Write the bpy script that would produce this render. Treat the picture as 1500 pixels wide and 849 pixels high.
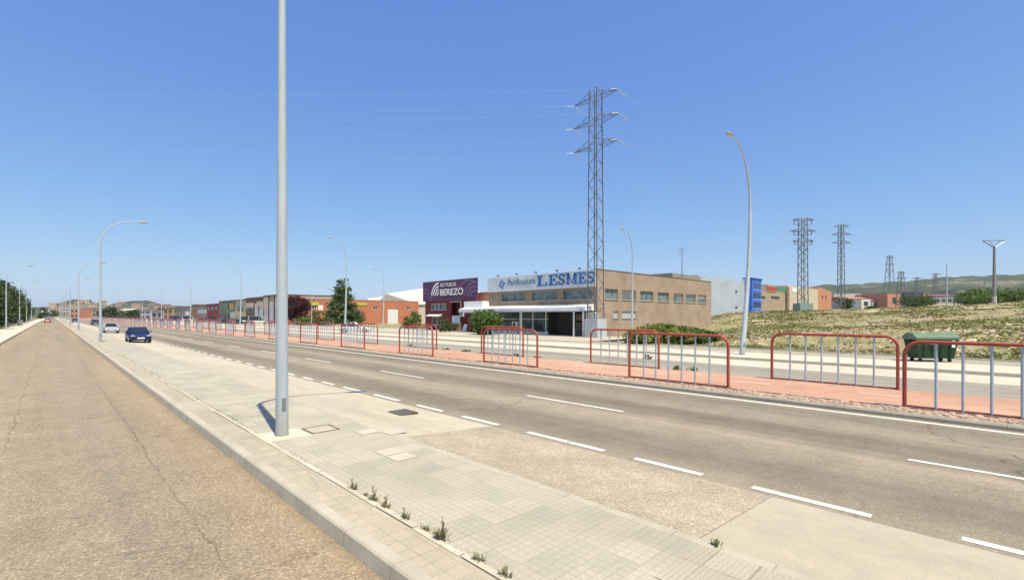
import bpy, math, random
import numpy as np
from mathutils import Vector, Matrix
R = math.radians
random.seed(7)
C = bpy.context.scene
for o in list(bpy.data.objects): bpy.data.objects.remove(o)
COL = C.collection

# ------------------------------------------------------------------ camera, sky, sun
TH = R(43.96); CT, ST = math.cos(TH), math.sin(TH); F = 700.0; CX, HY, CH = 750.0, 462.0, 2.5
cam = bpy.data.cameras.new('camera'); camo = bpy.data.objects.new('camera', cam); COL.objects.link(camo)
camo.location = (0, 0, CH); camo.rotation_euler = (R(90), 0, -TH)
cam.sensor_width = 36; cam.lens = 16.8; cam.shift_y = 0.025; cam.clip_start = 0.1; cam.clip_end = 12000
C.camera = camo
EL = R(66); LD = Vector((.177*math.cos(EL), .984*math.cos(EL), -math.sin(EL)))
w = bpy.data.worlds.new('World'); C.world = w; w.use_nodes = True
nt = w.node_tree; bg = nt.nodes['Background']; sk = nt.nodes.new('ShaderNodeTexSky')
sk.sky_type = 'NISHITA'; sk.sun_disc = False; sk.sun_elevation = EL; sk.sun_rotation = R(190.2)
sk.altitude = 750; sk.air_density = 1.0; sk.dust_density = 1.6; sk.ozone_density = 2.0
sp = nt.nodes.new('ShaderNodeSeparateColor'); cbn = nt.nodes.new('ShaderNodeCombineColor'); nt.links.new(sk.outputs[0], sp.inputs[0])
for ch_, (a_, p_) in enumerate(((.69, .884), (.758, .726), (.905, .33))):      # deepen the clear blue of the sky
    m0 = nt.nodes.new('ShaderNodeMath'); m0.operation = 'MULTIPLY'; m0.inputs[1].default_value = .159; nt.links.new(sp.outputs[ch_], m0.inputs[0])
    m1 = nt.nodes.new('ShaderNodeMath'); m1.operation = 'POWER'; m1.inputs[1].default_value = p_; nt.links.new(m0.outputs[0], m1.inputs[0])
    m2 = nt.nodes.new('ShaderNodeMath'); m2.operation = 'MULTIPLY'; m2.inputs[1].default_value = a_/.1768; nt.links.new(m1.outputs[0], m2.inputs[0]); nt.links.new(m2.outputs[0], cbn.inputs[ch_])
nt.links.new(cbn.outputs[0], bg.inputs[0]); bg.inputs[1].default_value = 0.125
sl = bpy.data.lights.new('sun', 'SUN'); sl.energy = 4.7; sl.angle = R(0.53); sl.color = (1, .92, .71)
so = bpy.data.objects.new('sun', sl); COL.objects.link(so); so.rotation_euler = LD.to_track_quat('-Z', 'Y').to_euler()
C.view_settings.view_transform = 'Standard'; C.view_settings.look = 'None'
C.view_settings.exposure = 0.5; C.view_settings.gamma = 1

# ------------------------------------------------------------------ helpers
def G(px, py, z=0.):                       # a point of the ground seen at a photo pixel -> world x, y
    Z = F*(CH-z)/(py-HY); xc = (px-CX)/F*Z
    return (xc*CT+Z*ST, -xc*ST+Z*CT)
def W(px, Z):                              # world x, y of an image column at depth Z
    xc = (px-CX)/F*Z
    return (xc*CT+Z*ST, -xc*ST+Z*CT)
def YX(px, X):                             # y where the column's vertical plane meets x = X
    r = (px-CX)/F
    return X*(CT-r*ST)/(ST+r*CT)
def XY(px, Y):
    r = (px-CX)/F
    return Y*(ST+r*CT)/(CT-r*ST)
def DZ(x, y): return x*ST+y*CT
def ZT(py, x, y): return CH+(HY-py)/F*DZ(x, y)
def ss(a, b, x):
    t = np.clip((x-a)/(b-a), 0, 1); return t*t*(3-2*t)

class MB:
    def __init__(s): s.v = []; s.f = []; s.m = []; s.smooth = []
    def poly(s, pts, m=0, sm=False):
        n = len(s.v); s.v += [tuple(p) for p in pts]; s.f.append(tuple(range(n, n+len(pts)))); s.m.append(m); s.smooth.append(sm)
    def box(s, x0, x1, y0, y1, z0, z1, m=0, top=None):
        if x0 > x1: x0, x1 = x1, x0
        if y0 > y1: y0, y1 = y1, y0
        n = len(s.v)
        s.v += [(x0,y0,z0),(x1,y0,z0),(x1,y1,z0),(x0,y1,z0),(x0,y0,z1),(x1,y0,z1),(x1,y1,z1),(x0,y1,z1)]
        for q in ((0,3,2,1),(4,5,6,7),(0,1,5,4),(1,2,6,5),(2,3,7,6),(3,0,4,7)):
            s.f.append(tuple(n+i for i in q)); s.m.append(m); s.smooth.append(False)
        return s
    def hexa(s, p, m=0):                   # 8 points, bottom ring then top ring
        n = len(s.v); s.v += [tuple(q) for q in p]
        for q in ((0,3,2,1),(4,5,6,7),(0,1,5,4),(1,2,6,5),(2,3,7,6),(3,0,4,7)):
            s.f.append(tuple(n+i for i in q)); s.m.append(m); s.smooth.append(False)
        return s
    def bar(s, a, b, w, m=0):
        a, b = Vector(a), Vector(b); d = (b-a).normalized()
        u = d.orthogonal().normalized()*w/2 if abs(d.z) < .99 else Vector((w/2, 0, 0)); v = d.cross(u)
        s.hexa([a-u-v, a+u-v, a+u+v, a-u+v, b-u-v, b+u-v, b+u+v, b-u+v], m); return s
    def tube(s, pts, r, n=10, m=0, cap=True):
        pts = [Vector(p) for p in pts]
        rs = r if isinstance(r, (list, tuple)) else [r]*len(pts)
        base = len(s.v); up = None
        for i, p in enumerate(pts):
            d = (pts[min(i+1, len(pts)-1)]-pts[max(i-1, 0)]).normalized()
            if up is None: up = d.orthogonal().normalized()
            up = (up-d*up.dot(d)).normalized(); side = d.cross(up)
            for k in range(n):
                a = 2*math.pi*k/n; s.v.append(tuple(p+(up*math.cos(a)+side*math.sin(a))*rs[i]))
        for i in range(len(pts)-1):
            for k in range(n):
                a = base+i*n+k; b = base+i*n+(k+1) % n
                s.f.append((a, b, b+n, a+n)); s.m.append(m); s.smooth.append(True)
        if cap:
            e = base+(len(pts)-1)*n; c0 = len(s.v); s.v += s.v[base:base+n]+s.v[e:e+n]      # caps keep their own vertices
            s.f.append(tuple(c0+k for k in reversed(range(n)))); s.m.append(m); s.smooth.append(False)
            s.f.append(tuple(c0+n+k for k in range(n))); s.m.append(m); s.smooth.append(False)
        return s
    def grid(s, xs, ys, zf, m=0, sm=True):
        n = len(s.v)
        for y in ys:
            for x in xs: s.v.append((x, y, float(zf(x, y))))
        k = len(xs)
        for j in range(len(ys)-1):
            for i in range(k-1):
                a = n+j*k+i; s.f.append((a, a+1, a+k+1, a+k)); s.m.append(m); s.smooth.append(sm)
        return s
    def add(s, o):
        n = len(s.v); s.v += o.v; s.f += [tuple(n+i for i in f) for f in o.f]; s.m += o.m; s.smooth += o.smooth

ORG = {}
def obj(name, mb, mats, parent=None, label=None, kind=None):
    me = bpy.data.meshes.new(name)
    o3 = ORG.get(parent.name, (0, 0, 0)) if parent else (0, 0, 0)
    v = np.array(mb.v, dtype=float).reshape(-1, 3)-np.array(o3)
    me.from_pydata(v.tolist(), [], mb.f)
    for mt in (mats if isinstance(mats, (list, tuple)) else [mats]): me.materials.append(mt)
    me.polygons.foreach_set('material_index', mb.m); me.polygons.foreach_set('use_smooth', mb.smooth); me.update()
    o = bpy.data.objects.new(name, me); COL.objects.link(o)
    if parent: o.parent = parent; ORG[o.name] = o3
    if label: o['label'] = label
    if kind: o['kind'] = kind
    return o
def thing(name, label, cat, loc=(0, 0, 0), group=None, kind=None):
    o = bpy.data.objects.new(name, None); COL.objects.link(o); o.location = loc; o.empty_display_size = .5
    o['label'] = label; o['category'] = cat; ORG[o.name] = tuple(loc)
    if group: o['group'] = group
    return o
def tag(o, label, cat, group=None):
    o['label'] = label; o['category'] = cat
    if group: o['group'] = group
    return o
def single(name, mb, mats, label, cat, group=None):   # one-mesh thing with its origin at its base
    v = np.array(mb.v); c = (float(v[:, 0].mean()), float(v[:, 1].mean()), float(v[:, 2].min()))
    mb.v = (v-np.array(c)).tolist(); o = obj(name, mb, mats); o.location = c
    return tag(o, label, cat, group)
def dup(root, loc, rz=0, label=None, group=None):
    r = root.copy(); COL.objects.link(r); r.location = loc; r.rotation_euler = (0, 0, rz)
    if label: r['label'] = label
    if group: r['group'] = group
    for ch in list(root.children):
        c = ch.copy(); COL.objects.link(c); c.parent = r
        for g in list(ch.children):
            d = g.copy(); COL.objects.link(d); d.parent = c
    return r

# ------------------------------------------------------------------ materials
class NT:
    def __init__(s, name):
        s.m = bpy.data.materials.new(name); s.m.use_nodes = True; s.t = s.m.node_tree
        s.b = s.t.nodes['Principled BSDF']
    def n(s, typ, **kw):
        x = s.t.nodes.new(typ)
        for k, v in kw.items():
            if k.startswith('i_'):
                key = k[2:].replace('_', ' '); key = int(key) if key.isdigit() else key
                x.inputs[key].default_value = v
            else: setattr(x, k, v)
        return x
    def l(s, a, b): s.t.links.new(a, b)
    def coord(s, world=False, scale=None, rot=0):
        src = s.n('ShaderNodeNewGeometry').outputs['Position'] if world else s.n('ShaderNodeTexCoord').outputs['Object']
        if scale:
            mp = s.n('ShaderNodeMapping'); mp.inputs['Scale'].default_value = scale; mp.inputs['Rotation'].default_value = (0, 0, rot)
            s.l(src, mp.inputs[0]); return mp.outputs[0]
        return src
    def noise(s, co, sc, det=4, rough=.6, dist=0):
        x = s.n('ShaderNodeTexNoise'); s.l(co, x.inputs['Vector']); x.inputs['Scale'].default_value = sc
        x.inputs['Detail'].default_value = det; x.inputs['Roughness'].default_value = rough; x.inputs['Distortion'].default_value = dist
        return x.outputs['Fac']
    def ramp(s, f, stops):
        r = s.n('ShaderNodeValToRGB'); s.l(f, r.inputs[0]); e = r.color_ramp.elements
        while len(e) < len(stops): e.new(.5)
        for i, (p, c) in enumerate(stops):
            e[i].position = p; e[i].color = (*(c if isinstance(c, (tuple, list)) else (c, c, c)), 1)[:4]
        return r.outputs[0]
    def mix(s, f, a, b, mode='MIX'):
        x = s.n('ShaderNodeMix', data_type='RGBA', blend_type=mode)
        for k, v in ((0, f), (6, a), (7, b)):
            if isinstance(v, (int, float)): x.inputs[k].default_value = v if k == 0 else (v, v, v, 1)
            elif isinstance(v, tuple): x.inputs[k].default_value = (*v, 1)
            else: s.l(v, x.inputs[k])
        return x.outputs[2]
    def math(s, op, a, b=0, c=0):
        x = s.n('ShaderNodeMath', operation=op)
        for k, v in ((0, a), (1, b), (2, c)):
            if isinstance(v, (int, float)): x.inputs[k].default_value = v
            else: s.l(v, x.inputs[k])
        return x.outputs[0]
    def fin(s, col, rough=.8, bump=None, bs=.3, bd=.02, metal=0, spec=.4):
        if isinstance(col, tuple): s.b.inputs['Base Color'].default_value = (*col, 1)
        else: s.l(col, s.b.inputs['Base Color'])
        if isinstance(rough, float) or isinstance(rough, int): s.b.inputs['Roughness'].default_value = rough
        else: s.l(rough, s.b.inputs['Roughness'])
        s.b.inputs['Metallic'].default_value = metal; s.b.inputs['Specular IOR Level'].default_value = spec
        if bump is not None:
            b = s.n('ShaderNodeBump'); b.inputs['Strength'].default_value = bs; b.inputs['Distance'].default_value = bd
            s.l(bump, b.inputs['Height']); s.l(b.outputs[0], s.b.inputs['Normal'])
        return s.m
def sc(c, k): return tuple(min(1, x*k) for x in c)
MC = {}
def M(name, col, rough=.75, var=.12, scale=2., metal=0, spec=.35, bump=0, fine=0):
    if name in MC: return MC[name]
    t = NT(name); co = t.coord()
    f = t.noise(co, scale, 6)
    c = t.ramp(f, [(.3, sc(col, 1-var)), (.7, sc(col, 1+var))])
    if fine:
        g = t.noise(co, fine, 2); c = t.mix(1, c, t.ramp(g, [(.35, .82), (.65, 1.12)]), 'MULTIPLY')
    MC[name] = t.fin(c, rough, f if bump else None, bump or .1, .02, metal, spec)
    return MC[name]
def cracks(t, co, scale, width, dist=.6, mask=.5, msc=.25):
    nz = t.n('ShaderNodeTexNoise'); t.l(co, nz.inputs['Vector']); nz.inputs['Scale'].default_value = 1.3; nz.inputs['Detail'].default_value = 5
    add = t.n('ShaderNodeMix', data_type='RGBA', blend_type='LINEAR_LIGHT'); add.inputs[0].default_value = dist*.5
    t.l(co, add.inputs[6]); t.l(nz.outputs['Color'], add.inputs[7])
    v = t.n('ShaderNodeTexVoronoi', feature='DISTANCE_TO_EDGE'); t.l(add.outputs[2], v.inputs['Vector']); v.inputs['Scale'].default_value = scale
    c = t.ramp(v.outputs['Distance'], [(0, 1.), (width, 0.)])
    m = t.ramp(t.noise(co, msc, 3), [(mask-.06, 0.), (mask+.06, 1.)])
    return t.math('MULTIPLY', c, m)
def asphalt(name, stops, speck=.3, sp_sc=55., crk=(.35, .012), crk_d=.55, tracks=None, anis=.05, seams=None, crk2=None):
    t = NT(name); co = t.coord(True)
    big = t.noise(t.coord(True, (1, anis, 1)), .55, 6, .65)
    c = t.ramp(big, stops)
    md = t.noise(co, 1.1, 7, .7)
    c = t.mix(1, c, t.ramp(md, [(.3, .86), (.7, 1.12)]), 'MULTIPLY')
    if tracks:                              # tyre-polished bands along the lanes
        sx = t.n('ShaderNodeSeparateXYZ'); t.l(co, sx.inputs[0])
        x = t.math('ADD', sx.outputs[0], t.math('MULTIPLY', t.noise(t.coord(True, (1, .25, 1)), .8, 3), .9))
        x = t.math('MULTIPLY_ADD', x, 1/10., -.7)
        tr = t.ramp(x, tracks); c = t.mix(1, c, tr, 'MULTIPLY')
    v = t.n('ShaderNodeTexVoronoi'); t.l(co, v.inputs['Vector']); v.inputs['Scale'].default_value = sp_sc
    hs = t.n('ShaderNodeSeparateColor'); t.l(v.outputs['Color'], hs.inputs[0])
    c = t.mix(1, c, t.ramp(hs.outputs[0], [(0, 1-speck), (.5, 1.), (.85, 1.), (1, 1+speck*1.6)]), 'MULTIPLY')
    v2 = t.noise(co, sp_sc*2.2, 2, .5)
    c = t.mix(1, c, t.ramp(v2, [(.3, .8), (.7, 1.2)]), 'MULTIPLY')
    if crk:
        k = cracks(t, t.coord(True, (1, .55, 1)), crk[0], crk[1], crk_d, .5, .12)
        c = t.mix(t.math('MULTIPLY', k, .75), c, sc(stops[0][1], .3))
    if crk2:
        k = cracks(t, t.coord(True, (1, 1.1, 1)), crk2[0], crk2[1], .8, .56, .2)
        c = t.mix(t.math('MULTIPLY', k, .6), c, sc(stops[0][1], .35))
    if seams:
        sx = t.n('ShaderNodeSeparateXYZ'); t.l(co, sx.inputs[0]); wob = t.noise(co, 1.1, 6, .75); wob2 = t.noise(t.coord(True, (.6, .6, 1)), .9, 6, .75)
        brk = t.ramp(t.noise(co, .45, 4), [(.40, .3), (.54, 1.)]); tot = None
        for (cx0, wd0) in seams:
            d0 = t.math('ABSOLUTE', t.math('SUBTRACT', t.math('ADD', sx.outputs[0], t.math('MULTIPLY', t.math('SUBTRACT', wob, .5), .34)), cx0)); k0 = t.ramp(d0, [(0, 1.), (wd0, 0.)]); tot = k0 if tot is None else t.math('MAXIMUM', tot, k0)
        yy = t.math('ADD', t.math('MULTIPLY', sx.outputs[1], 1/3.6), t.math('ADD', t.math('MULTIPLY', sx.outputs[0], -.07), t.math('MULTIPLY', wob2, .42))); fr = t.math('ABSOLUTE', t.math('SUBTRACT', t.math('FRACT', yy), .5)); k1 = t.ramp(fr, [(0, 1.), (.0065, 0.)])
        tot = t.math('MAXIMUM', tot, t.math('MULTIPLY', k1, .9)); c = t.mix(t.math('MULTIPLY', t.math('MULTIPLY', tot, brk), .62), c, sc(stops[0][1], .3))
        # warm dusty margins, greyer worn middle; grit swept against the kerbs
        ex = t.math('ADD', sx.outputs[0], t.math('MULTIPLY', t.noise(t.coord(True, (1, .2, 1)), .9, 4), 1.2)); mm = t.ramp(t.math('MULTIPLY_ADD', ex, 1/6., .42), [(.05, (1.1, 1.02, .92)), (.3, (.97, .97, .96)), (.42, (1.04, 1.02, .98)), (.62, (.95, .96, .97)), (.85, (1.05, .995, .93)), (1., (1.05, .99, .92))])
        c = t.mix(1, c, mm, 'MULTIPLY')
        gk = t.ramp(t.math('ADD', t.math('SUBTRACT', 2.27, sx.outputs[0]), t.math('MULTIPLY', t.math('SUBTRACT', wob, .5), .25)), [(.0, 1.), (.16, 0.)]); c = t.mix(t.math('MULTIPLY', gk, .55), c, (.17, .13, .09))
    st = t.ramp(t.noise(co, .9, 3, .5, 1.), [(.72, 1.), (.78, .84)])
    c = t.mix(1, c, st, 'MULTIPLY')
    return t.fin(c, .88, v2, .35, .006, 0, .3)
def tiles(name, c1, c2, mortar, w, h, ms=.012, var=.1, dimple=0, off=0., fine=60., crk=True):
    t = NT(name); co = t.coord(True)
    b = t.n('ShaderNodeTexBrick'); t.l(co, b.inputs['Vector']); b.offset = off; b.squash = 1
    for k, v in (('Color1', c1), ('Color2', c2), ('Mortar', mortar)): b.inputs[k].default_value = (*v, 1)
    b.inputs['Scale'].default_value = 1; b.inputs['Mortar Size'].default_value = ms; b.inputs['Mortar Smooth'].default_value = .4
    b.inputs['Brick Width'].default_value = w; b.inputs['Row Height'].default_value = h
    n1 = t.noise(co, .6, 6, .65)
    flat = t.mix(.5, c1, c2)
    # joints show only in places, sand fills the others
    jm = t.ramp(t.noise(co, .7, 4), [(.42, .1), (.66, .75)])
    vr = t.n('ShaderNodeTexBrick'); t.l(co, vr.inputs['Vector']); vr.offset = off
    for k, v in (('Color1', c1), ('Color2', c2)): vr.inputs[k].default_value = (*v, 1)
    vr.inputs['Mortar'].default_value = (*sc(c1, .97), 1); vr.inputs['Scale'].default_value = 1; vr.inputs['Mortar Size'].default_value = ms
    vr.inputs['Brick Width'].default_value = w; vr.inputs['Row Height'].default_value = h
    c = t.mix(jm, vr.outputs[0], b.outputs[0])
    c = t.mix(1, c, t.ramp(n1, [(.3, 1-var), (.7, 1+var)]), 'MULTIPLY')
    n2 = t.noise(co, fine, 3, .7)
    c = t.mix(1, c, t.ramp(n2, [(.3, .84), (.7, 1.14)]), 'MULTIPLY')
    hgt = b.outputs['Fac']; bmp = t.math('MULTIPLY_ADD', hgt, -1., n2)
    if dimple:
        v = t.n('ShaderNodeTexBrick'); t.l(co, v.inputs['Vector']); v.offset = 0
        v.inputs['Scale'].default_value = 1; v.inputs['Brick Width'].default_value = dimple; v.inputs['Row Height'].default_value = dimple
        v.inputs['Mortar Size'].default_value = dimple*.16; v.inputs['Mortar Smooth'].default_value = 1
        c = t.mix(t.math('MULTIPLY', v.outputs['Fac'], .3), c, sc(mortar, .9))
        bmp = t.math('SUBTRACT', bmp, t.math('MULTIPLY', v.outputs['Fac'], .6))
    if crk:
        k = cracks(t, co, .3, .006, .5, .56, .15); c = t.mix(t.math('MULTIPLY', k, .4), c, sc(mortar, .5))
    return t.fin(c, .86, bmp, .4, .006)
def concrete(name, a, b, crk=.5, fine=70., sc2=.5, stretch=.3):
    t = NT(name); co = t.coord(True)
    c = t.ramp(t.noise(t.coord(True, (1, stretch, 1)), sc2, 7, .7), [(.3, a), (.7, b)])
    c = t.mix(1, c, t.ramp(t.noise(co, 3., 6, .7), [(.3, .92), (.7, 1.07)]), 'MULTIPLY')
    n = t.noise(co, fine, 3, .7)
    c = t.mix(1, c, t.ramp(n, [(.3, .85), (.7, 1.13)]), 'MULTIPLY')
    if crk:
        k = cracks(t, co, .28, .006, .6, .52, .15); c = t.mix(t.math('MULTIPLY', k, crk), c, sc(a, .4))
    return t.fin(c, .88, n, .3, .005)
def kerbmat(name, a, b, L=1.0):
    t = NT(name); co = t.coord(True); sx = t.n('ShaderNodeSeparateXYZ'); t.l(co, sx.inputs[0])
    j = t.math('FRACT', t.math('DIVIDE', sx.outputs[1], L)); j = t.ramp(j, [(0, 1.), (.016/L, 0.)])
    c = t.ramp(t.noise(co, 1.4, 6, .7), [(.3, a), (.7, b)])
    n = t.noise(co, 80, 3, .7); c = t.mix(1, c, t.ramp(n, [(.3, .82), (.7, 1.15)]), 'MULTIPLY')
    c = t.mix(t.math('MULTIPLY', j, .75), c, sc(a, .3))
    return t.fin(c, .85, n, .3, .005)
def brick(name, c1, c2, mort, rows=.07, lng=.24, stain=.2, axis='x'):
    t = NT(name); co = t.coord(True)
    sx = t.n('ShaderNodeSeparateXYZ'); t.l(co, sx.inputs[0]); cb = t.n('ShaderNodeCombineXYZ')
    t.l(t.math('ADD', sx.outputs[0], sx.outputs[1]), cb.inputs[0]); t.l(sx.outputs[2], cb.inputs[1])
    b = t.n('ShaderNodeTexBrick'); t.l(cb.outputs[0], b.inputs['Vector'])
    for k, v in (('Color1', c1), ('Color2', c2), ('Mortar', mort)): b.inputs[k].default_value = (*v, 1)
    b.inputs['Scale'].default_value = 1; b.inputs['Mortar Size'].default_value = .009
    b.inputs['Brick Width'].default_value = lng; b.inputs['Row Height'].default_value = rows
    mp = t.n('ShaderNodeMapping'); t.l(co, mp.inputs[0]); mp.inputs['Scale'].default_value = (1, 1, .8)
    n = t.noise(mp.outputs[0], .55, 6, .7)
    c = t.mix(1, b.outputs[0], t.ramp(n, [(.3, 1-stain), (.7, 1+stain)]), 'MULTIPLY')
    n2 = t.noise(co, 4., 4, .7); c = t.mix(1, c, t.ramp(n2, [(.3, .93), (.7, 1.07)]), 'MULTIPLY')
    return t.fin(c, .9, b.outputs['Fac'], .3, -.01)
def corrugated(name, col, pitch=.3, rough=.5, var=.08):
    t = NT(name); co = t.coord(True); sx = t.n('ShaderNodeSeparateXYZ'); t.l(co, sx.inputs[0])
    u = t.math('ADD', sx.outputs[0], sx.outputs[1]); s_ = t.math('SINE', t.math('MULTIPLY', u, 2*math.pi/pitch))
    mp = t.n('ShaderNodeMapping'); t.l(co, mp.inputs[0]); mp.inputs['Scale'].default_value = (1, 1, .25)
    c = t.ramp(t.noise(mp.outputs[0], .7, 5), [(.3, sc(col, 1-var)), (.7, sc(col, 1+var))])
    return t.fin(c, rough, s_, .4, .03)
def leafmat(name, dark, light, sc_=1.2, trans=.25, mid=None):
    t = NT(name); co = t.coord(); n = t.noise(co, sc_, 4, .7); n2 = t.noise(co, sc_*14, 2)
    stops = [(.32, dark), (.68, light)] if not mid else [(.3, dark), (.5, mid), (.7, light)]
    c = t.ramp(n, stops); c = t.mix(1, c, t.ramp(n2, [(.3, .65), (.7, 1.35)]), 'MULTIPLY')
    m = t.fin(c, .6, None, spec=.25)
    t.b.inputs['Subsurface Weight'].default_value = 0
    tr = t.n('ShaderNodeBsdfTranslucent'); t.l(c, tr.inputs[0]); mx = t.n('ShaderNodeMixShader'); mx.inputs[0].default_value = trans
    out = [x for x in t.t.nodes if x.type == 'OUTPUT_MATERIAL'][0]
    t.l(t.b.outputs[0], mx.inputs[1]); t.l(tr.outputs[0], mx.inputs[2]); t.l(mx.outputs[0], out.inputs[0])
    return m
def glassmat(name, col=(.03, .045, .055), rough=.12):
    t = NT(name); co = t.coord(); n = t.noise(co, 1.1, 3)
    c = t.ramp(n, [(.35, sc(col, .6)), (.65, sc(col, 2.))])
    return t.fin(c, rough, n, .08, .01, 0, .6)
GALV = M('galvanised_steel', (.44, .49, .53), .6, .12, 9., .12, .4, 0, 60)
GALVP = M('dull_pylon_steel', (.15, .165, .18), .7, .15, 3., .1)
GALVD = M('weathered_steel', (.24, .26, .28), .5, .15, 3., .5, .4)
t = NT('red_paint'); oi = t.n('ShaderNodeObjectInfo'); co = t.coord(); n0 = t.noise(co, 3.5, 5, .7)
c = t.ramp(n0, [(.3, (.30, .05, .034)), (.7, (.42, .08, .052))]); c = t.mix(1, c, t.ramp(oi.outputs['Random'], [(0, (.82, .9, .95)), (1, (1.12, 1.2, 1.25))]), 'MULTIPLY')
wv = t.n('ShaderNodeVectorMath', operation='ADD'); t.l(co, wv.inputs[0]); t.l(oi.outputs['Location'], wv.inputs[1]); ch = t.ramp(t.noise(wv.outputs[0], 11, 6, .8), [(.64, 0.), (.67, 1.)]); c = t.mix(t.math('MULTIPLY', ch, .8), c, (.13, .075, .05))
REDP = t.fin(c, .6, n0, .15, .004)
BARP = M('grey_blue_paint', (.42, .47, .52), .5, .12, 6., .1)
WHITE = M('white_paint', (.78, .78, .76), .6, .06, 1.5)
DARK = M('dark_rubber', (.02, .02, .022), .7, .2)
GLASS = glassmat('window_glass')
GLASS2 = glassmat('curtained_glass', (.10, .13, .13), .2)
WOODT = M('bark', (.12, .09, .065), .9, .3, 6., bump=.5)
t = NT('galvanised_pole'); co = t.coord(); sx_ = t.n('ShaderNodeSeparateXYZ'); t.l(co, sx_.inputs[0]); mp = t.n('ShaderNodeMapping'); t.l(co, mp.inputs[0]); mp.inputs['Scale'].default_value = (1, 1, .15)
c = t.ramp(t.noise(mp.outputs[0], 7, 6, .75), [(.3, (.37, .42, .46)), (.7, (.50, .545, .58))]); c = t.mix(1, c, t.ramp(t.noise(co, 70, 3, .7), [(.3, .88), (.7, 1.1)]), 'MULTIPLY')
gr = t.math('ADD', t.math('MULTIPLY', sx_.outputs[2], .9), t.math('MULTIPLY', t.noise(co, 6, 4), .5)); c = t.mix(t.ramp(gr, [(.3, .55), (.9, 0.)]), c, (.30, .27, .21)); POLE = t.fin(c, .6, None, metal=.12)
t = NT('road_paint'); co = t.coord(True)
n_ = t.noise(co, 9, 6, .75); nb = t.noise(co, 55, 3, .8)
c_ = t.ramp(t.math('MULTIPLY_ADD', nb, .35, t.math('MULTIPLY', n_, .65)), [(.39, (.3, .27, .22)), (.47, (.68, .66, .60)), (.8, (.80, .79, .74))])
PAINT = t.fin(c_, .7)

# ------------------------------------------------------------------ ground and roads
def terr(x, y):
    b = 18+(x-44)*.45
    Fy = 1-ss(-6., 9., y-b)
    H = (1.25*ss(37, 50, x)+3.1*ss(48, 115, x))*(.70+.35*np.clip((45-y)/50, 0, 1)**2)+.015*np.maximum(x-115, 0)*(1-ss(500, 1500, x))
    H = H*Fy
    amp = ss(38, 46, x)*Fy
    nz = (math.sin(x*.31+1.3*math.sin(y*.17))*.12+math.sin(y*.43+x*.13)*.12+math.sin(x*1.1+y*.7)*.05+math.sin(x*.9-y*1.7+1)*.05)
    return -.06+(H+amp*nz+.13*ss(35.6, 37, x)*Fy)
t = NT('ground_dry_grass'); co = t.coord(True)
n1 = t.noise(co, .09, 8, .72, .6); n2 = t.noise(co, .5, 7, .75); n3 = t.noise(co, 4, 5, .8); n4 = t.noise(co, .16, 6, .7)
g = t.ramp(n2, [(.3, (.14, .155, .055)), (.46, (.22, .21, .085)), (.58, (.29, .25, .125)), (.75, (.38, .315, .19))])
d = t.ramp(n4, [(.46, 0.), (.60, 1.)]); g = t.mix(t.math('MULTIPLY', d, .6), g, (.28, .20, .14))
p = t.ramp(n1, [(.54, 0.), (.60, 1.)]); g = t.mix(t.math('MULTIPLY', p, .8), g, (.50, .41, .28))
g = t.mix(1, g, t.ramp(n3, [(.3, .62), (.7, 1.35)]), 'MULTIPLY')
GROUND = t.fin(g, .95, n3, .6, .12)
ax = [-3300, -2400, -1500, -700, -300, -120, -60, -30, -10, 0, 20, 34.9, 35.6, 36.3, 37]+[37+i*.9 for i in range(1, 60)]+[92+i*2.2 for i in range(22)]+[150, 170, 200, 250, 320, 400, 550, 750, 1000, 1500, 2200, 3300]
ay = [-3300, -2000, -800, -300, -120, -80]+[-60+i*1.0 for i in range(125)]+[70, 80, 95, 120, 160, 220, 320, 450, 700, 1100, 1700, 2600, 3300]
obj('ground', MB().grid(ax, ay, terr), GROUND, kind='structure')

YA, YB = -45, 1100
def ys(): return [YA, -20, 0, 20, 60, 150, 400, YB]
def strip(name, x0, x1, z0, z1, mat, y0=YA, y1=YB, kind='structure'):
    m = MB(); m.poly([(x0, y0, z0), (x1, y0, z1), (x1, y1, z1), (x0, y1, z0)]); return obj(name, m, mat, kind=kind)
ASL = asphalt('service_road_asphalt', [(.3, (.235, .19, .133)), (.5, (.285, .23, .16)), (.7, (.335, .27, .186))], .36, 52., None, seams=((-.63, .022), (1.24, .02)), crk2=(.55, .008))
ASM = asphalt('avenue_asphalt', [(.3, (.178, .150, .112)), (.5, (.248, .207, .153)), (.7, (.31, .255, .185))], .24, 60., (.3, .005), .6,
    tracks=[(.05, 1.12), (.13, .84), (.22, .78), (.30, 1.12), (.38, 1.1), (.44, .80), (.52, .80), (.60, 1.08), (.70, .88), (.78, .86), (.88, 1.05)])
ASP = asphalt('patch_asphalt', [(.3, (.31, .262, .19)), (.5, (.37, .31, .228)), (.7, (.43, .362, .27))], .3, 50., (.5, .006), .6, anis=.6)
ASR = asphalt('side_road_asphalt', [(.3, (.21, .19, .155)), (.5, (.27, .24, .195)), (.7, (.33, .295, .24))], .2, 40., (.3, .008), .6)
strip('service_road', -3.1, 2.30, 0, 0, ASL)
strip('avenue', 7.16, 15.0, .002, .002, ASM)
CONC = concrete('pale_concrete', (.36, .315, .235), (.50, .44, .335), .5)
TILE = tiles('grey_pavement_tiles', (.42, .375, .29), (.35, .318, .25), (.25, .21, .15), .40, .40, .008, .13, .1)
TILES = tiles('kerbside_tiles', (.40, .345, .26), (.35, .30, .225), (.21, .17, .12), .20, .20, .007, .12, 0)
DIMP = tiles('dimpled_tiles', (.42, .37, .29), (.37, .33, .26), (.16, .13, .09), .40, .40, .016, .1, .05)
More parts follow.
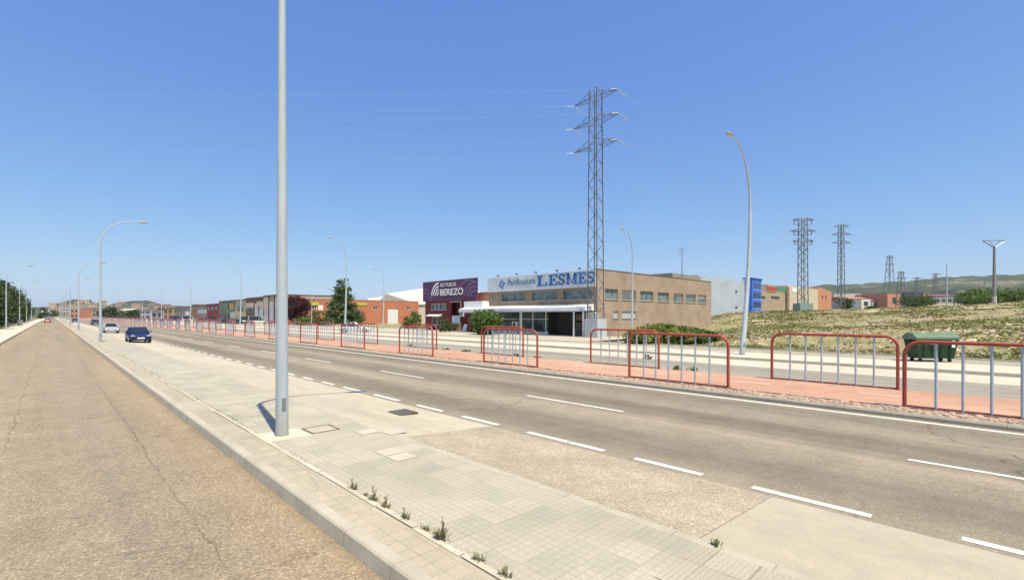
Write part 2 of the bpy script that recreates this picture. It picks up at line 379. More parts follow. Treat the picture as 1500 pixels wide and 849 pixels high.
# kerb of the median pavement
KERB = kerbmat('kerb_concrete', (.34, .30, .235), (.47, .42, .33))
def kerb(name, x0, x1, z0, z1, mat, y0=YA, y1=YB, bevel=.02, face=-1):
    m = MB()
    prof = [(x0-(.04 if z1 > .14 else .01), z0), (x0, z1-bevel), (x0+bevel, z1), (x1-bevel*.3, z1), (x1, z1-bevel*.3), (x1, z0)]
    for (a, b), (c, d_) in zip(prof[:-1], prof[1:]): m.poly([(a, y0, b), (a, y1, b), (c, y1, d_), (c, y0, d_)][::-1])
    m.poly([(a, y0, b) for a, b in prof]); m.poly([(a, y1, b) for a, b in prof][::-1])
    return obj(name, m, mat, kind='structure')
kerb('median_kerb', 2.30, 2.45, -.05, .165, KERB)
strip('kerbside_pavement', 2.45, 2.86, .155, .155, TILES)
# the thin broken edging line
m = MB(); y = YA
rr = random.Random(3)
while y < 260:
    L = rr.uniform(.8, 1.0); o_ = rr.uniform(-.012, .012)
    m.box(2.86+o_, 2.93+o_, y, y+L-.02, .1, .165+rr.uniform(-.005, .007)); y += L
m.box(2.86, 2.93, 260, YB, .1, .165)
obj('pavement_edging', m, kerbmat('edging_concrete', (.40, .35, .26), (.56, .50, .39)), kind='structure')
strip('median_pavement', 2.93, 4.80, .155, .150, TILE)
m = MB(); m.box(4.80, 4.93, YA, YB, .05, .151); obj('pavement_border', m, kerbmat('border_concrete', (.36, .31, .24), (.46, .41, .32), .5), kind='structure')
m = MB(); m.poly([(3.9, YA, .158), (4.79, YA, .156), (4.79, 2.2, .156), (3.9, 2.2, .158)]); obj('tactile_paving', m, DIMP, kind='structure')
sy = [(YA, 2.26, concrete('ramp_concrete', (.34, .29, .215), (.45, .39, .30), .3), 'parking_lane_slab'), (2.266, 8.1, ASP, 'parking_lane_patch'), (8.106, 30, CONC, 'parking_lane'), (30.02, YB, concrete('far_concrete', (.38, .33, .25), (.50, .44, .34), .3), 'parking_lane')]
for a, b, mt, nm in sy: strip(nm, 4.93, 7.16, .148, .004, mt, a, b)
strip('parking_joint', 4.9, 7.2, .10, -.04, M('joint_dirt', (.12, .09, .06)), YA, YB)
# concrete collar round the near lamp foot, chamber covers
LX, LY = G(413, 637, .15)
m = MB(); m.box(LX-.42, LX+.42, LY-.42, LY+.42, .12, .1595); o = obj('lamp_footing', m, M('footing_concrete', (.52, .46, .35), .9, .14, 3., bump=.3), kind='structure')
def cover(px, py, sx, sy_, z, lab, mat, slots=False):
    x, y = G(px, py, z); r = thing('chamber_cover', lab, 'manhole cover', (x, y, z))
    fr = MB()
    for a in ((-sx-.03, -sx, -sy_-.03, sy_+.03), (sx, sx+.03, -sy_-.03, sy_+.03), (-sx, sx, -sy_-.03, -sy_), (-sx, sx, sy_, sy_+.03)):
        fr.box(x+a[0], x+a[1], y+a[2], y+a[3], z-.05, z+.007)
    obj('frame', fr, M('rusty_frame', (.10, .075, .055), .8, .3, 12.), r)
    p = MB()
    if slots:
        for i in range(9):
            q = -sx+.01+i*(2*sx-.02)/9; p.box(x+q, x+q+(2*sx-.02)/9*.55, y-sy_+.01, y+sy_-.01, z-.05, z+.004)
    else: p.box(x-sx+.012, x+sx-.012, y-sy_+.012, y+sy_-.012, z-.05, z+.005)
    obj('plate', p, mat, r)
cover(470, 628, .26, .26, .153, 'square concrete chamber cover set in the paving beside the near lamp post', M('cover_concrete', (.40, .35, .27), .9, .12, 5.))
cover(590, 603, .22, .28, .085, 'grey cast iron grate set in the parking lane beyond the near lamp post', M('cast_iron', (.21, .19, .16), .6, .2, 8., .3), True)
# pale replaced tiles
m = MB()
for px, py in ((520, 640), (585, 681), (568, 668), (553, 637)):
    x, y = G(px, py, .155); x = round(x/.4)*.4; y = round(y/.4)*.4; m.poly([(x+.01, y+.01, .1575), (x+.39, y+.01, .1575), (x+.39, y+.39, .1575), (x+.01, y+.39, .1575)])
obj('replaced_tiles', m, M('pale_tile', (.45, .405, .315), .9, .08, 3.), kind='structure')

# road markings
def dash(m, xc, wd, y0, y1, z=.006): m.poly([(xc-wd/2, y0, z), (xc+wd/2, y0, z), (xc+wd/2, y1, z), (xc-wd/2, y1, z)])
m = MB()
for i in range(-40, 130): pass
def Yl(px, slope): return (F*CH/(slope*(px-75))-(1.7995/slope)*ST)/CT
meas = [(1409, 1640), (1102, 1277), (930, 1029), (835, 885), (773, 832), (677, 730), (611, 648), (548, 585), (503, 532)]
last = 0
for a, b in meas:
    y1, y0 = Yl(a, .2445), Yl(b, .2445); dash(m, 7.36, .13, y0, y1, .007); last = max(last, y1)
y = last+.75
while y < 330: dash(m, 7.36, .13, y, y+1.05, .007); y += 1.95
y = Yl(1409, .2445)-4.5
while y > -20: dash(m, 7.36, .13, y, y+1.4, .007); y -= 2.2
for k in range(-3, 60):
    y0 = 7.05+8.75*k; y0 = {0: 6.95, -1: -2.3, 1: 16.2, 2: 25.0}.get(k, y0); dash(m, 10.72, .11, y0, y0+3.5, .007)
dash(m, 14.68, .15, YA, YB, .007)
obj('road_markings', m, PAINT, kind='structure')
# far side: kerb, cobbled strip, cycle path, side road
kerb('avenue_kerb', 15.0, 15.24, -.05, .105, kerbmat('grey_kerb', (.22, .20, .165), (.31, .285, .235)), bevel=.03)
t = NT('cobble_strip'); co = t.coord(True); v = t.n('ShaderNodeTexVoronoi'); t.l(co, v.inputs['Vector']); v.inputs['Scale'].default_value = 5.5
c = t.ramp(v.outputs['Distance'], [(0, (.42, .31, .23)), (.45, (.40, .29, .21)), (.75, (.20, .14, .10))]); hs = t.n('ShaderNodeSeparateColor'); t.l(v.outputs['Color'], hs.inputs[0])
c = t.mix(1, c, t.ramp(hs.outputs[0], [(0, .75), (1, 1.25)]), 'MULTIPLY'); n = t.noise(co, 30, 3); c = t.mix(1, c, t.ramp(n, [(.3, .85), (.7, 1.15)]), 'MULTIPLY')
COB = t.fin(c, .9, v.outputs['Distance'], .9, -.06)
strip('cobbled_strip', 15.24, 15.93, .10, .11, COB)
# loose raised cobbles near the camera
m = MB(); rr = random.Random(11)
for i in range(2600):
    y = -12+(rr.random()**1.6)*75; x = rr.uniform(15.32, 15.86); s_ = rr.uniform(.03, .075); n = 6
    pts = [(x+s_*math.cos(a*2*math.pi/n+i)*rr.uniform(.8, 1.3), y+s_*1.2*math.sin(a*2*math.pi/n+i)*rr.uniform(.8, 1.2)) for a in range(n)]
    b0 = len(m.v); m.v += [(a, b, .10) for a, b in pts]+[(x+(a-x)*.7, y+(b-y)*.7, .118+s_*.38) for a, b in pts]
    for k in range(n): m.f.append((b0+k, b0+(k+1) % n, b0+n+(k+1) % n, b0+n+k)); m.m.append(0); m.smooth.append(False)
    m.f.append(tuple(b0+n+k for k in range(n))); m.m.append(0); m.smooth.append(False)
obj('cobbles', m, M('cobble_stone', (.42, .31, .235), .9, .3, 3.), kind='stuff')
m = MB(); m.box(15.93, 16.0, YA, YB, .02, .135); obj('path_edging', m, M('edge_shadow_tone', (.17, .12, .095), .9, .2, 3.), kind='structure')  # edging coloured dark to stand for the shadow line at the path drop
PATH = asphalt('red_cycle_path', [(.3, (.39, .215, .145)), (.5, (.45, .26, .178)), (.7, (.51, .305, .212))], .12, 40., None, anis=.2)
strip('cycle_path', 16.0, 19.72, .12, .12, PATH)
m = MB()
for k in range(-8, 60): dash(m, 18.0, .08, 2.0+3.75*k, 3.2+3.75*k, .124)
obj('cycle_path_markings', m, PAINT, kind='structure')
kerb('side_road_kerb', 19.72, 19.84, -.05, .125, kerbmat('grey_kerb_thin', (.27, .24, .2), (.36, .33, .27)))
strip('side_road', 19.84, 24.8, 0, .0, ASR)
m = MB(); dash(m, 20.35, .1, YA, 400, .004); obj('side_road_markings', m, PAINT, kind='structure')
PALE = concrete('side_parking_concrete', (.42, .375, .295), (.54, .485, .385), .5, 20.)
PALE2 = concrete('side_pavement_concrete', (.46, .41, .32), (.58, .52, .41), .3, 20.)
strip('side_parking', 24.8, 28.1, .003, .003, PALE)
kerb('side_pavement_kerb', 28.1, 28.25, -.05, .15, kerbmat('side_kerb', (.30, .27, .22), (.40, .36, .29)), bevel=.01)
strip('side_pavement', 28.25, 32.2, .145, .145, PALE2)
strip('side_verge', 32.2, 35.4, .14, .14, concrete('verge', (.27, .23, .17), (.38, .33, .25), .3, 8., 1.1, 1))
kerb('field_kerb', 35.4, 35.55, -.05, .22, kerbmat('field_kerb', (.26, .24, .2), (.35, .32, .27)), YA, 26)
strip('forecourt', 35.4, 46.2, .12, .12, concrete('forecourt_ground', (.34, .30, .23), (.50, .44, .34), .4, 6., .4, 1), 27, 420)
# left pavement
kerb('left_kerb', -3.25, -3.1, -.05, .15, KERB)
strip('left_pavement', -6.4, -3.25, .145, .145, PALE2)
strip('left_verge', -30, -6.4, .05, .05, M('verge_earth', (.16, .14, .07), .95, .3, .3))

# ------------------------------------------------------------------ hills
pts = [(-400, 12), (0, 11), (60, 12), (78, 13), (95, 20), (110, 23), (135, 20), (160, 15), (180, 18), (215, 20), (240, 15), (300, 11), (400, 9), (600, 8), (900, 8), (1060, 14), (1150, 30), (1200, 43), (1250, 45), (1300, 47), (1340, 50), (1400, 55), (1500, 59), (1700, 60), (2400, 55)]
pa = [math.atan((p-CX)/F) for p, _ in pts]; pz = [q for _, q in pts]
HR = 1750.
def hz(a, r):
    top = np.interp(a, pa, pz)/F*HR*math.cos(a)+2.5
    far = 1 if a > .35 else 0
    base = ss(820, HR, r)*(1-.35*ss(HR, 3000, r))
    nn = math.sin(a*37+r*.004)*(.05-.045*far)+math.sin(a*67+r*.02)*(.05-.042*far)+math.sin(a*90+r*.011)*(.035-.028*far)+math.sin(a*210-r*.02)*.018+math.sin(a*420+r*.031)*.012
    return -3+top*base*(1+nn)+3*base
m = MB(); na, nr = 420, 30
al = np.linspace(-1.25, 1.25, na); rl = np.concatenate([np.linspace(800, 1850, 22), np.linspace(1950, 3100, 8)])
for r in rl:
    for a in al:
        d_ = TH+a; m.v.append((r*math.sin(d_), r*math.cos(d_), hz(a, r)))
for j in range(nr-1):
    for i in range(na-1):
        q = j*na+i; m.f.append((q, q+1, q+na+1, q+na)); m.m.append(0); m.smooth.append(True)
t = NT('hill_cover'); co = t.coord(True)
n1 = t.noise(co, .006, 8, .7, .4); n2 = t.noise(co, .05, 5, .8); n3 = t.noise(co, .16, 3, .8)
g = t.ramp(n1, [(.40, (.038, .052, .030)), (.58, (.07, .082, .045)), (.655, (.22, .19, .13)), (.74, (.36, .30, .21))])
g = t.mix(1, g, t.ramp(n2, [(.3, .6), (.7, 1.3)]), 'MULTIPLY'); g = t.mix(1, g, t.ramp(n3, [(.35, .6), (.65, 1.3)]), 'MULTIPLY')
obj('hills', m, t.fin(g, .95, n2, .8, 4.), kind='structure')

m = MB(); m.box(-3400, 3400, -3400, 3400, -9, 160); hm = bpy.data.materials.new('haze_air'); hm.use_nodes = True; hn = hm.node_tree
hn.nodes.remove(hn.nodes['Principled BSDF']); pv = hn.nodes.new('ShaderNodeVolumePrincipled'); pv.inputs['Density'].default_value = .00006; pv.inputs['Color'].default_value = (.78, .88, 1, 1)
hn.links.new(pv.outputs[0], [q for q in hn.nodes if q.type == 'OUTPUT_MATERIAL'][0].inputs['Volume']); obj('haze', m, hm, kind='stuff')
# ------------------------------------------------------------------ street lamps
def lamp(h, arm, lean, name='street_lamp', rb=.12, rt=.06, sgn=1, bend=.22, headL=.75):
    r = thing(name, 'x', 'street lamp')
    p = MB(); pts = []; rad = []
    hs = h*(1-bend)
    for k in range(9):
        f = k/8; pts.append((-sgn*lean*math.sin(f*math.pi/2), 0, hs*f)); rad.append(rb+(rt-rb)*f*.85)
    obj('pole', MB().tube(pts, rad, 20), POLE, r)
    a = []; ra = []
    x0 = -sgn*lean
    for k in range(13):
        f = k/12*math.pi/2; a.append((x0+sgn*(lean+arm)*(1-math.cos(f)) if lean else x0+sgn*arm*(1-math.cos(f))*.95, 0, hs+(h-hs)*math.sin(f))); ra.append(rt+(.035-rt)*k/12)
    a[0] = (a[0][0], 0, a[0][2]+.001)
    tip = a[-1]; a.append((tip[0]+sgn*.25, 0, tip[2]+.01)); ra.append(.032)
    obj('arm', MB().tube(a, ra, 12), GALV, r)
    hx = a[-1][0]; hh = MB(); S = [(-.05, .05, .05), (.1, .11, .09), (.35, .15, .11), (.6, .13, .09), (headL, .05, .04)]
    n = 12; base = 0
    for (u, wv, hv) in S:
        for k in range(n):
            q = 2*math.pi*k/n; z = math.sin(q)*hv
            hh.v.append((hx+sgn*u, math.cos(q)*wv, tip[2]+.01+(z if z > 0 else z*.5)))
    for j in range(len(S)-1):
        for k in range(n): hh.f.append((j*n+k, j*n+(k+1) % n, (j+1)*n+(k+1) % n, (j+1)*n+k)); hh.m.append(0); hh.smooth.append(True)
    hh.f.append(tuple(range(n))); hh.f.append(tuple((len(S)-1)*n+k for k in range(n))); hh.m += [0, 0]; hh.smooth += [False, False]
    hd = obj('lamp_head', hh, M('lamp_head_paint', (.36, .34, .30), .5, .1, 5.), r)
    g_ = MB().box(hx+sgn*.15, hx+sgn*.58, -.09, .09, tip[2]-.062, tip[2]-.035); obj('lens', g_, M('lens_glass', (.55, .55, .5), .2, .05), hd)
    obj('base_collar', MB().tube([(0, 0, -.02), (0, 0, .02)], rb*1.12, 14), GALVD, r)
    d_ = MB().box(-.035, .035, -rb-.006, -rb+.02, .5, .74); obj('access_door', d_, GALVD, r)
    return r
L1 = lamp(11.0, 2.5, 0)
ML = [(LX, LY), (3.15, 56.), (3.15, 103.), (3.15, 150.), (3.15, 197.), (3.15, 245.), (3.15, 292.), (3.15, 340.)]
mlab = ['tall galvanised street lamp in the foreground, cut off at the top', 'curved galvanised street lamp on the median just left of the silver parked car',
        'third street lamp of the median row counting away from the camera', 'fourth street lamp of the median row counting away from the camera']
for i, (x, y) in enumerate(ML):
    lab = mlab[i] if i < 4 else 'tiny distant street lamp at the far end of the median row'
    if i == 0: L1.location = (x, y, .155); L1['label'] = lab; L1['group'] = 'street lamps along the median pavement'
    else: dup(L1, (x, y, .155), 0, lab, 'street lamps along the median pavement')
LL = [(-5.5, 118.), (-5.5, 166.), (-5.5, 212.), (-5.5, 262.)]
for i, (x, y) in enumerate(LL):
    dup(L1, (x, y, .145), 0, ['street lamp at the left edge of the picture in front of the trees', 'second street lamp along the tree row on the left pavement', 'third street lamp along the tree row on the left pavement', 'farthest street lamp along the tree row on the left pavement'][i], 'street lamps along the left pavement')
x1, y1 = G(1087, 519, .145)
L2 = lamp(12.8, 1.25, 1.3, rb=.16, rt=.075, sgn=-1, bend=.3)
rl_ = ['leaning tall street lamp in front of the grassy field', 'slim street lamp in front of the tall conifer, arm curving left', 'thin street lamp seen in front of the brown workshop beside the near lamp pole', 'very faint distant street lamp in the row of the side pavement']
for i, y in enumerate([y1, 65.5, 118, 171, 224, 277]):
    lab = rl_[min(i, 3)]
    if i == 0: L2.location = (x1, y, .145); L2['label'] = lab; L2['group'] = 'street lamps along the side pavement'; L3 = lamp(13.2, 1.6, .25, rb=.15, rt=.07, sgn=-1, bend=.25); L3.location = (x1, 65.5, .145)
    elif i == 1: L3['label'] = lab; L3['group'] = 'street lamps along the side pavement'
    else: dup(L3, (x1, y, .145), 0, lab, 'street lamps along the side pavement')
for i, (px, top, hd) in enumerate(((925, 338, 0), (561, 394, 0), (456, 420, 0))):
    Xb = 43.3; 
    X = 43.3; Y = YX(px, X); Z = DZ(X, Y); s_ = (CH+(HY-top)/F*Z)/13.4
    o = dup(L3, (X, Y, .12), 0, ['slim street lamp in front of the brick side wall of the bakery', 'small street lamp in front of the orange brick hall', 'thin street lamp beside the maroon tree'][i], 'street lamps in front of the buildings')
    o.scale = (s_, s_, s_)

# ------------------------------------------------------------------ railings
PL = 3.72; PH = 1.70; BR = .35
def railing():
    r = thing('railing', 'x', 'railing')
    pts = [(0, 0, -.03), (0, 0, PH-BR)]+[(0, BR-BR*math.cos(a), PH-BR+BR*math.sin(a)) for a in [math.pi/2*k/7 for k in range(1, 8)]]
    pts += [(0, PL-p[1], p[2]) for p in reversed(pts)]
    obj('frame', MB().tube(pts, .048, 10), REDP, r)
    for yf in (0, PL): obj('foot_plate', MB().box(-.08, .08, yf-.08, yf+.08, -.01, .012), M('rusty_plate', (.14, .07, .045), .8, .3, 8.), r)
    obj('bottom_rail', MB().bar((0, .04, .035), (0, PL-.04, .035), .03), M('dark_red_paint', (.16, .03, .022), .6, .2), r)
    for k in range(6):
        y = .12+(PL-.24)*(k+1)/7; obj('upright', MB().tube([(0, y, .03), (0, y, PH-.03)], .032, 8), BARP, r)
    return r
RL = railing()
ordn = ['first', 'second', 'third', 'fourth', 'fifth', 'sixth', 'seventh', 'eighth', 'ninth', 'tenth', 'eleventh', 'twelfth', 'thirteenth', 'fourteenth', 'fifteenth', 'sixteenth', 'seventeenth', 'eighteenth', 'nineteenth', 'twentieth', 'twenty first', 'twenty second', 'twenty third', 'twenty fourth', 'twenty fifth', 'twenty sixth']
st1 = [-1.85, 6.4, 15.0, 23.35]; st1 += [23.35+8.5*k for k in range(1, 40)]
st2 = [2.45, 10.85, 19.4, 28.0]; st2 += [28+8.5*k for k in range(1, 40)]
first = True
rr = random.Random(5)
for row, (X, st, nm, gp) in enumerate(((16.08, st1, 'the row beside the avenue', 'red railings on the avenue side of the cycle path'), (19.6, st2, 'the row behind the cycle path', 'red railings on the far side of the cycle path'))):
    for i, y in enumerate(st):
        if i < 26: lab = 'red railing panel, %s from the right in %s' % (ordn[i], nm)
        else: lab = 'tiny distant railing panel in %s, blurred among its neighbours' % nm
        if first: RL.location = (X, y, .12); RL['label'] = lab; RL['group'] = gp; first = False; o = RL
        else: o = dup(RL, (X, y, .12), 0, lab, gp)
        o.rotation_euler = (rr.uniform(-.006, .006), 0, rr.uniform(-.01, .01))

# ------------------------------------------------------------------ foliage
def leaves(m, rnd, n, center, rad, leaf, clumps, shape='ball', cl=.35, mat=0, down=.0):
    c = np.array(center); rad = np.array(rad, dtype=float)
    cc = []
    for _ in range(clumps):
        while True:
            p = rnd.uniform(-1, 1, 3)
            if shape == 'cone':
                hgt = (p[2]+1)/2; lim = (1-hgt)**.85*(.78+.22*math.sin(hgt*37)); q = math.hypot(p[0], p[1])
                if q < lim and (q > lim*.45 or rnd.random() < .3): break
            else:
                q = np.linalg.norm(p)
                if q < 1 and (q > .55 or rnd.random() < .25): break
        cc.append(p)
    cc = np.array(cc); idx = rnd.integers(0, clumps, n)
    p = cc[idx]+np.clip(rnd.normal(0, 1, (n, 3)), -1.5, 1.5)*cl*(np.array([.6, .6, .25]) if shape == 'cone' else np.array([1, 1, .8]))*(.6+.8*rnd.random((clumps, 1)))[idx]*.6
    P = c+p*rad
    if shape == 'cone': P[:, 2] = np.maximum(P[:, 2], c[2]-rad[2])
    a = rnd.normal(0, 1, (n, 3)); a /= np.linalg.norm(a, axis=1)[:, None]; b = np.cross(a, rnd.normal(0, 1, (n, 3))); b /= np.linalg.norm(b, axis=1)[:, None]
    s_ = leaf*(.6+.8*rnd.random((n, 1)))
    v0 = P-a*s_; v1 = P+b*s_*.55; v2 = P+a*s_; v3 = P-b*s_*.55
    base = len(m.v); V = np.stack([v0, v1, v2, v3], 1).reshape(-1, 3); m.v += V.tolist()
    for i in range(n): m.f.append((base+4*i, base+4*i+1, base+4*i+2, base+4*i+3))
    m.m += [mat]*n; m.smooth += [False]*n
def tree(name, label, x, y, h, w, mat, n=2600, leaf=.28, clumps=60, shape='ball', th=.25, z=0., seed=1, group=None, trunk=True, cat='tree', tw=None):
    rnd = np.random.default_rng(seed); r = thing(name, label, cat, (x, y, z), group)
    if trunk:
        tm = MB(); k = h*th; t0 = (tw or h*.022)
        top = h*.8 if shape == 'cone' else h*.62
        tm.tube([(x, y, z-.3), (x+.02*h, y, z+k), (x, y+.02*h, z+top)], [t0*1.4, t0, t0*.3], 8)
        for q in range(7):
            a = q*2.4+seed; s_ = k+(top-k)*q/7
            tm.tube([(x, y, z+s_*.95), (x+math.cos(a)*w*.22, y+math.sin(a)*w*.22, z+s_+h*.1), (x+math.cos(a)*w*.38, y+math.sin(a)*w*.38, z+s_+h*.17)], [t0*.5, t0*.3, t0*.1], 6)
        obj('trunk', tm, WOODT, r)
    cm = MB(); zc = z+h*(th+(1-th)/2) if trunk else z+h*.5; rz = h*(1-th)/2 if trunk else h*.5
    leaves(cm, rnd, n, (x, y, zc), (w/2, w/2, rz), leaf, clumps, shape)
    obj('crown', cm, mat, r)
    return r
LF1 = leafmat('leaf_dark_green', (.03, .048, .018), (.10, .135, .045), .6)
LF2 = leafmat('leaf_mid_green', (.035, .06, .018), (.12, .17, .05), .8)
LF3 = leafmat('leaf_bright_green', (.05, .10, .02), (.17, .26, .06), 1.6)
LF4 = leafmat('leaf_maroon', (.03, .010, .014), (.10, .03, .04), .8)
LF5 = leafmat('leaf_yellow_green', (.10, .12, .025), (.42, .38, .07), .9, mid=(.20, .24, .05))
LF6 = leafmat('leaf_conifer', (.035, .06, .025), (.14, .19, .065), 1.0)
# tree row on the left
tl = [(5, 108, 8.6, LF2), (8.5, 122, 9.2, LF1), (14, 137, 9.4, LF1), (19, 155, 9.6, LF1), (25, 175, 9.8, LF1), (31, 197, 9.6, LF2), (36, 220, 9.4, LF2), (41, 245, 9.0, LF1), (46, 275, 8.6, LF1), (50, 310, 8.2, LF1)]
tlab = ['bright green bushy tree at the very left edge of the picture', 'dark green tall tree right behind the first left lamp post']
for i, (px, y, h, mt) in enumerate(tl):
    x = -10.3 if i else -9.4
    if i == 0: y = 100
    lab = tlab[i] if i < 2 else '%s street tree from the left edge in the dense row along the left pavement' % ordn[i]
    tree('street_tree', lab, x, y, h+1.0, 8.2 if i else 6, mt, 5200, .34, 95, th=.03, z=.0, seed=20+i, group='trees along the left pavement')
x, y = W(63, 300); tree('street_tree', 'dark pointed tree standing at the far end of the left street', x, y, 9.5, 6, LF1, 1500, .4, 40, 'cone', .08, seed=41)
x, y = W(76, 420); tree('street_tree', 'small rounded green tree beyond the far end of the service road', x, y, 7, 8, LF2, 900, .5, 30, seed=42)
x, y = W(501, 112); tree('conifer_tree', 'tall dark green conifer in front of the orange brick hall', x, y, 11.9, 9.2, LF6, 9500, .27, 260, 'cone', .06, seed=3)
x, y = W(434, 122); tree('maroon_tree', 'round maroon leaved tree beside the near lamp pole', x, y, 7.3, 6.6, LF4, 5200, .24, 90, th=.12, seed=4)
x, y = W(516, 118); tree('shrub', 'olive shrub at the foot of the conifer, on its right', x, y, 4.2, 5, LF2, 1500, .2, 40, trunk=False, seed=5, cat='bush')
x, y = W(470, 121); tree('shrub', 'low green shrub between the maroon tree and the conifer', x, y, 3.6, 6, LF2, 1500, .2, 40, trunk=False, seed=6, cat='bush')
x, y = W(445, 117); tree('shrub', 'low light green shrub under the maroon tree', x, y, 2.2, 4.4, LF3, 1000, .2, 30, trunk=False, seed=66, cat='bush')
x, y = W(607, 94); tree('shrub', 'small green shrub left of the purple signboard building', x, y, 3.2, 2.8, LF3, 1400, .16, 35, trunk=False, seed=7, cat='bush')
x, y = W(596, 96); tree('shrub', 'brownish low shrub in front of the orange brick hall', x, y, 2.2, 2.4, leafmat('leaf_brown', (.08, .05, .03), (.2, .15, .07)), 700, .16, 25, trunk=False, seed=8, cat='bush')
x, y = W(652, 70); tree('shrub', 'dark bush in front of the ground floor window of the purple signboard building', x, y, 1.9, 1.8, LF2, 900, .12, 30, trunk=False, seed=9, cat='bush')
x, y = W(712, 60); tree('shrub', 'big bright green round bush in front of the bakery canopy', x, y, 3.1, 3.3, LF3, 7000, .15, 90, trunk=False, seed=10, cat='bush')
bl = [(938, 40.5, 1.7, 2.4, LF5), (953, 41, 1.9, 2.5, LF5), (968, 40, 2.1, 3.0, LF5), (978, 41, 1.9, 2.8, LF3), (992, 41, 1.8, 2.6, LF5), (1006, 42, 1.7, 2.6, LF5), (1018, 42, 1.6, 2.4, LF3), (1029, 42.5, 1.2, 2.2, LF2)]
for i, (px, Z, h, wd, mt) in enumerate(bl):
    x, y = W(px, Z); tree('shrub', '%s shrub from the left of the clump along the bakery side wall' % ordn[i], x, y, h*.78, wd+.1, mt, 2600, .12, 50, trunk=False, seed=60+i, group='shrubs beside the bakery wall', cat='bush', z=.1)
for i, (px, Z, h, wd, mt, lab) in enumerate([(1340, 185, 6, 9, LF2, 'round green tree in front of the dark blue warehouse'), (1352, 190, 5, 8, LF2, 'smaller green tree right of the round one before the dark warehouse'), (1425, 150, 5.5, 9, LF3, 'leftmost green bush behind the field near the concrete pole'), (1443, 152, 5.8, 9, LF3, 'green bush left of the concrete pole behind the field'), (1470, 154, 5.2, 9, LF2, 'green bush right of the concrete pole behind the field'), (1488, 150, 4.8, 9, LF3, 'rightmost green bush behind the field at the picture edge'), (1238, 200, 4.6, 6, LF1, 'dark round bush beside the beige and orange warehouse'), (1278, 110, 1.0, 2.5, LF1, 'low dark bush on top of the field')]):
    x, y = W(px, Z); tree('tree' if h > 3 else 'shrub', lab, x, y, h, wd, mt, 2200, .26 if h > 3 else .12, 50, trunk=h > 4, th=.12, seed=80+i, z=float(terr(x, y))-.1, cat='tree' if h > 3 else 'bush')

rt2 = random.Random(8); proto = None
for k in range(46):
    px = rt2.uniform(70, 320); Z = rt2.uniform(330, 900); x, y = W(px, Z)
    if px > 200 and x < 70: x = 70
    if x < 27 : x = 27+rt2.uniform(0, 20)
    if proto is None: proto = tree('tree', 'tiny dark tree among the distant town houses', x, y, 7, 7, LF1, 500, .7, 24, th=.12, seed=7, group='trees in the distant town'); ps = 1
    else:
        o = dup(proto, (x, y, 0), rt2.uniform(0, 6)); q = rt2.uniform(.7, 1.3); o.scale = (q*1.2, q*1.2, q)
# field grass and rubble
m = MB(); rnd = np.random.default_rng(2)
N = 34000
for i in range(N):
    u = rnd.random(); X = 36+90*u**1.5; Y = rnd.uniform(-40, 18+(X-44)*.45+6)
    if Y > 30 and X < 78: continue
    dens = math.sin(X*.22+Y*.11)+math.sin(Y*.35-X*.09)+math.sin(X*.7+Y*.5)*.5
    if dens < -.2 and X > 39.5 and rnd.random() < .85: continue
    z = float(terr(X, Y)); h = rnd.uniform(.04, .14)*(1.3 if dens > .8 else 1)*(.7+X/130); mi = 0 if dens+rnd.normal()*.7+(1.5 if X < 39.5 else 0) > .45 else (1 if rnd.random() < .85 else 2)
    for k in range(3):
        a = rnd.uniform(0, 6.28); dx, dy = math.cos(a)*.10*(.6+X/60), math.sin(a)*.10*(.6+X/60); lx, ly = rnd.normal(0, .12, 2)
        q = len(m.v); m.v += [(X-dx+lx, Y-dy+ly, z-.05), (X+dx+lx, Y+dy+ly, z-.05), (X+lx*2.4, Y+ly*2.4, z+h)]; m.f.append((q, q+1, q+2)); m.m.append(mi); m.smooth.append(False)
obj('field_grass', m, [leafmat('grass_green', (.15, .17, .055), (.28, .285, .10), .2), leafmat('grass_dry', (.27, .235, .11), (.38, .325, .165), .3), leafmat('grass_reddish', (.22, .15, .10), (.32, .21, .15), .3)], kind='stuff')
m = MB()
for i in range(1500):
    X = rnd.uniform(39.5, 52) if rnd.random() < .8 else rnd.uniform(52, 100); Y = rnd.uniform(-30, min(31, 18+(X-44)*.45+8))
    if math.sin(Y*.5+X*.3)+math.sin(Y*.17+2) < -.3: continue
    z = float(terr(X, Y)); s_ = rnd.uniform(.04, .2)*(1+.6*(rnd.random() < .08)); V = rnd.normal(0, 1, (8, 3)); 
    b = np.array([(-1, -1, -.6), (1, -1, -.6), (1, 1, -.6), (-1, 1, -.6), (-.7, -.6, .6), (.6, -.8, .7), (.7, .6, .5), (-.6, .7, .7)])+V*.18
    a = rnd.uniform(0, 6.28); ca, sa = math.cos(a), math.sin(a); b = b@np.array([[ca, sa, 0], [-sa, ca, 0], [0, 0, 1]])*s_*np.array([1.2, .9, .7])
    m.hexa((b+np.array([X, Y, z+.02])).tolist())
obj('rubble', m, M('rubble_stone', (.46, .38, .27), .95, .3, 3.), kind='stuff')

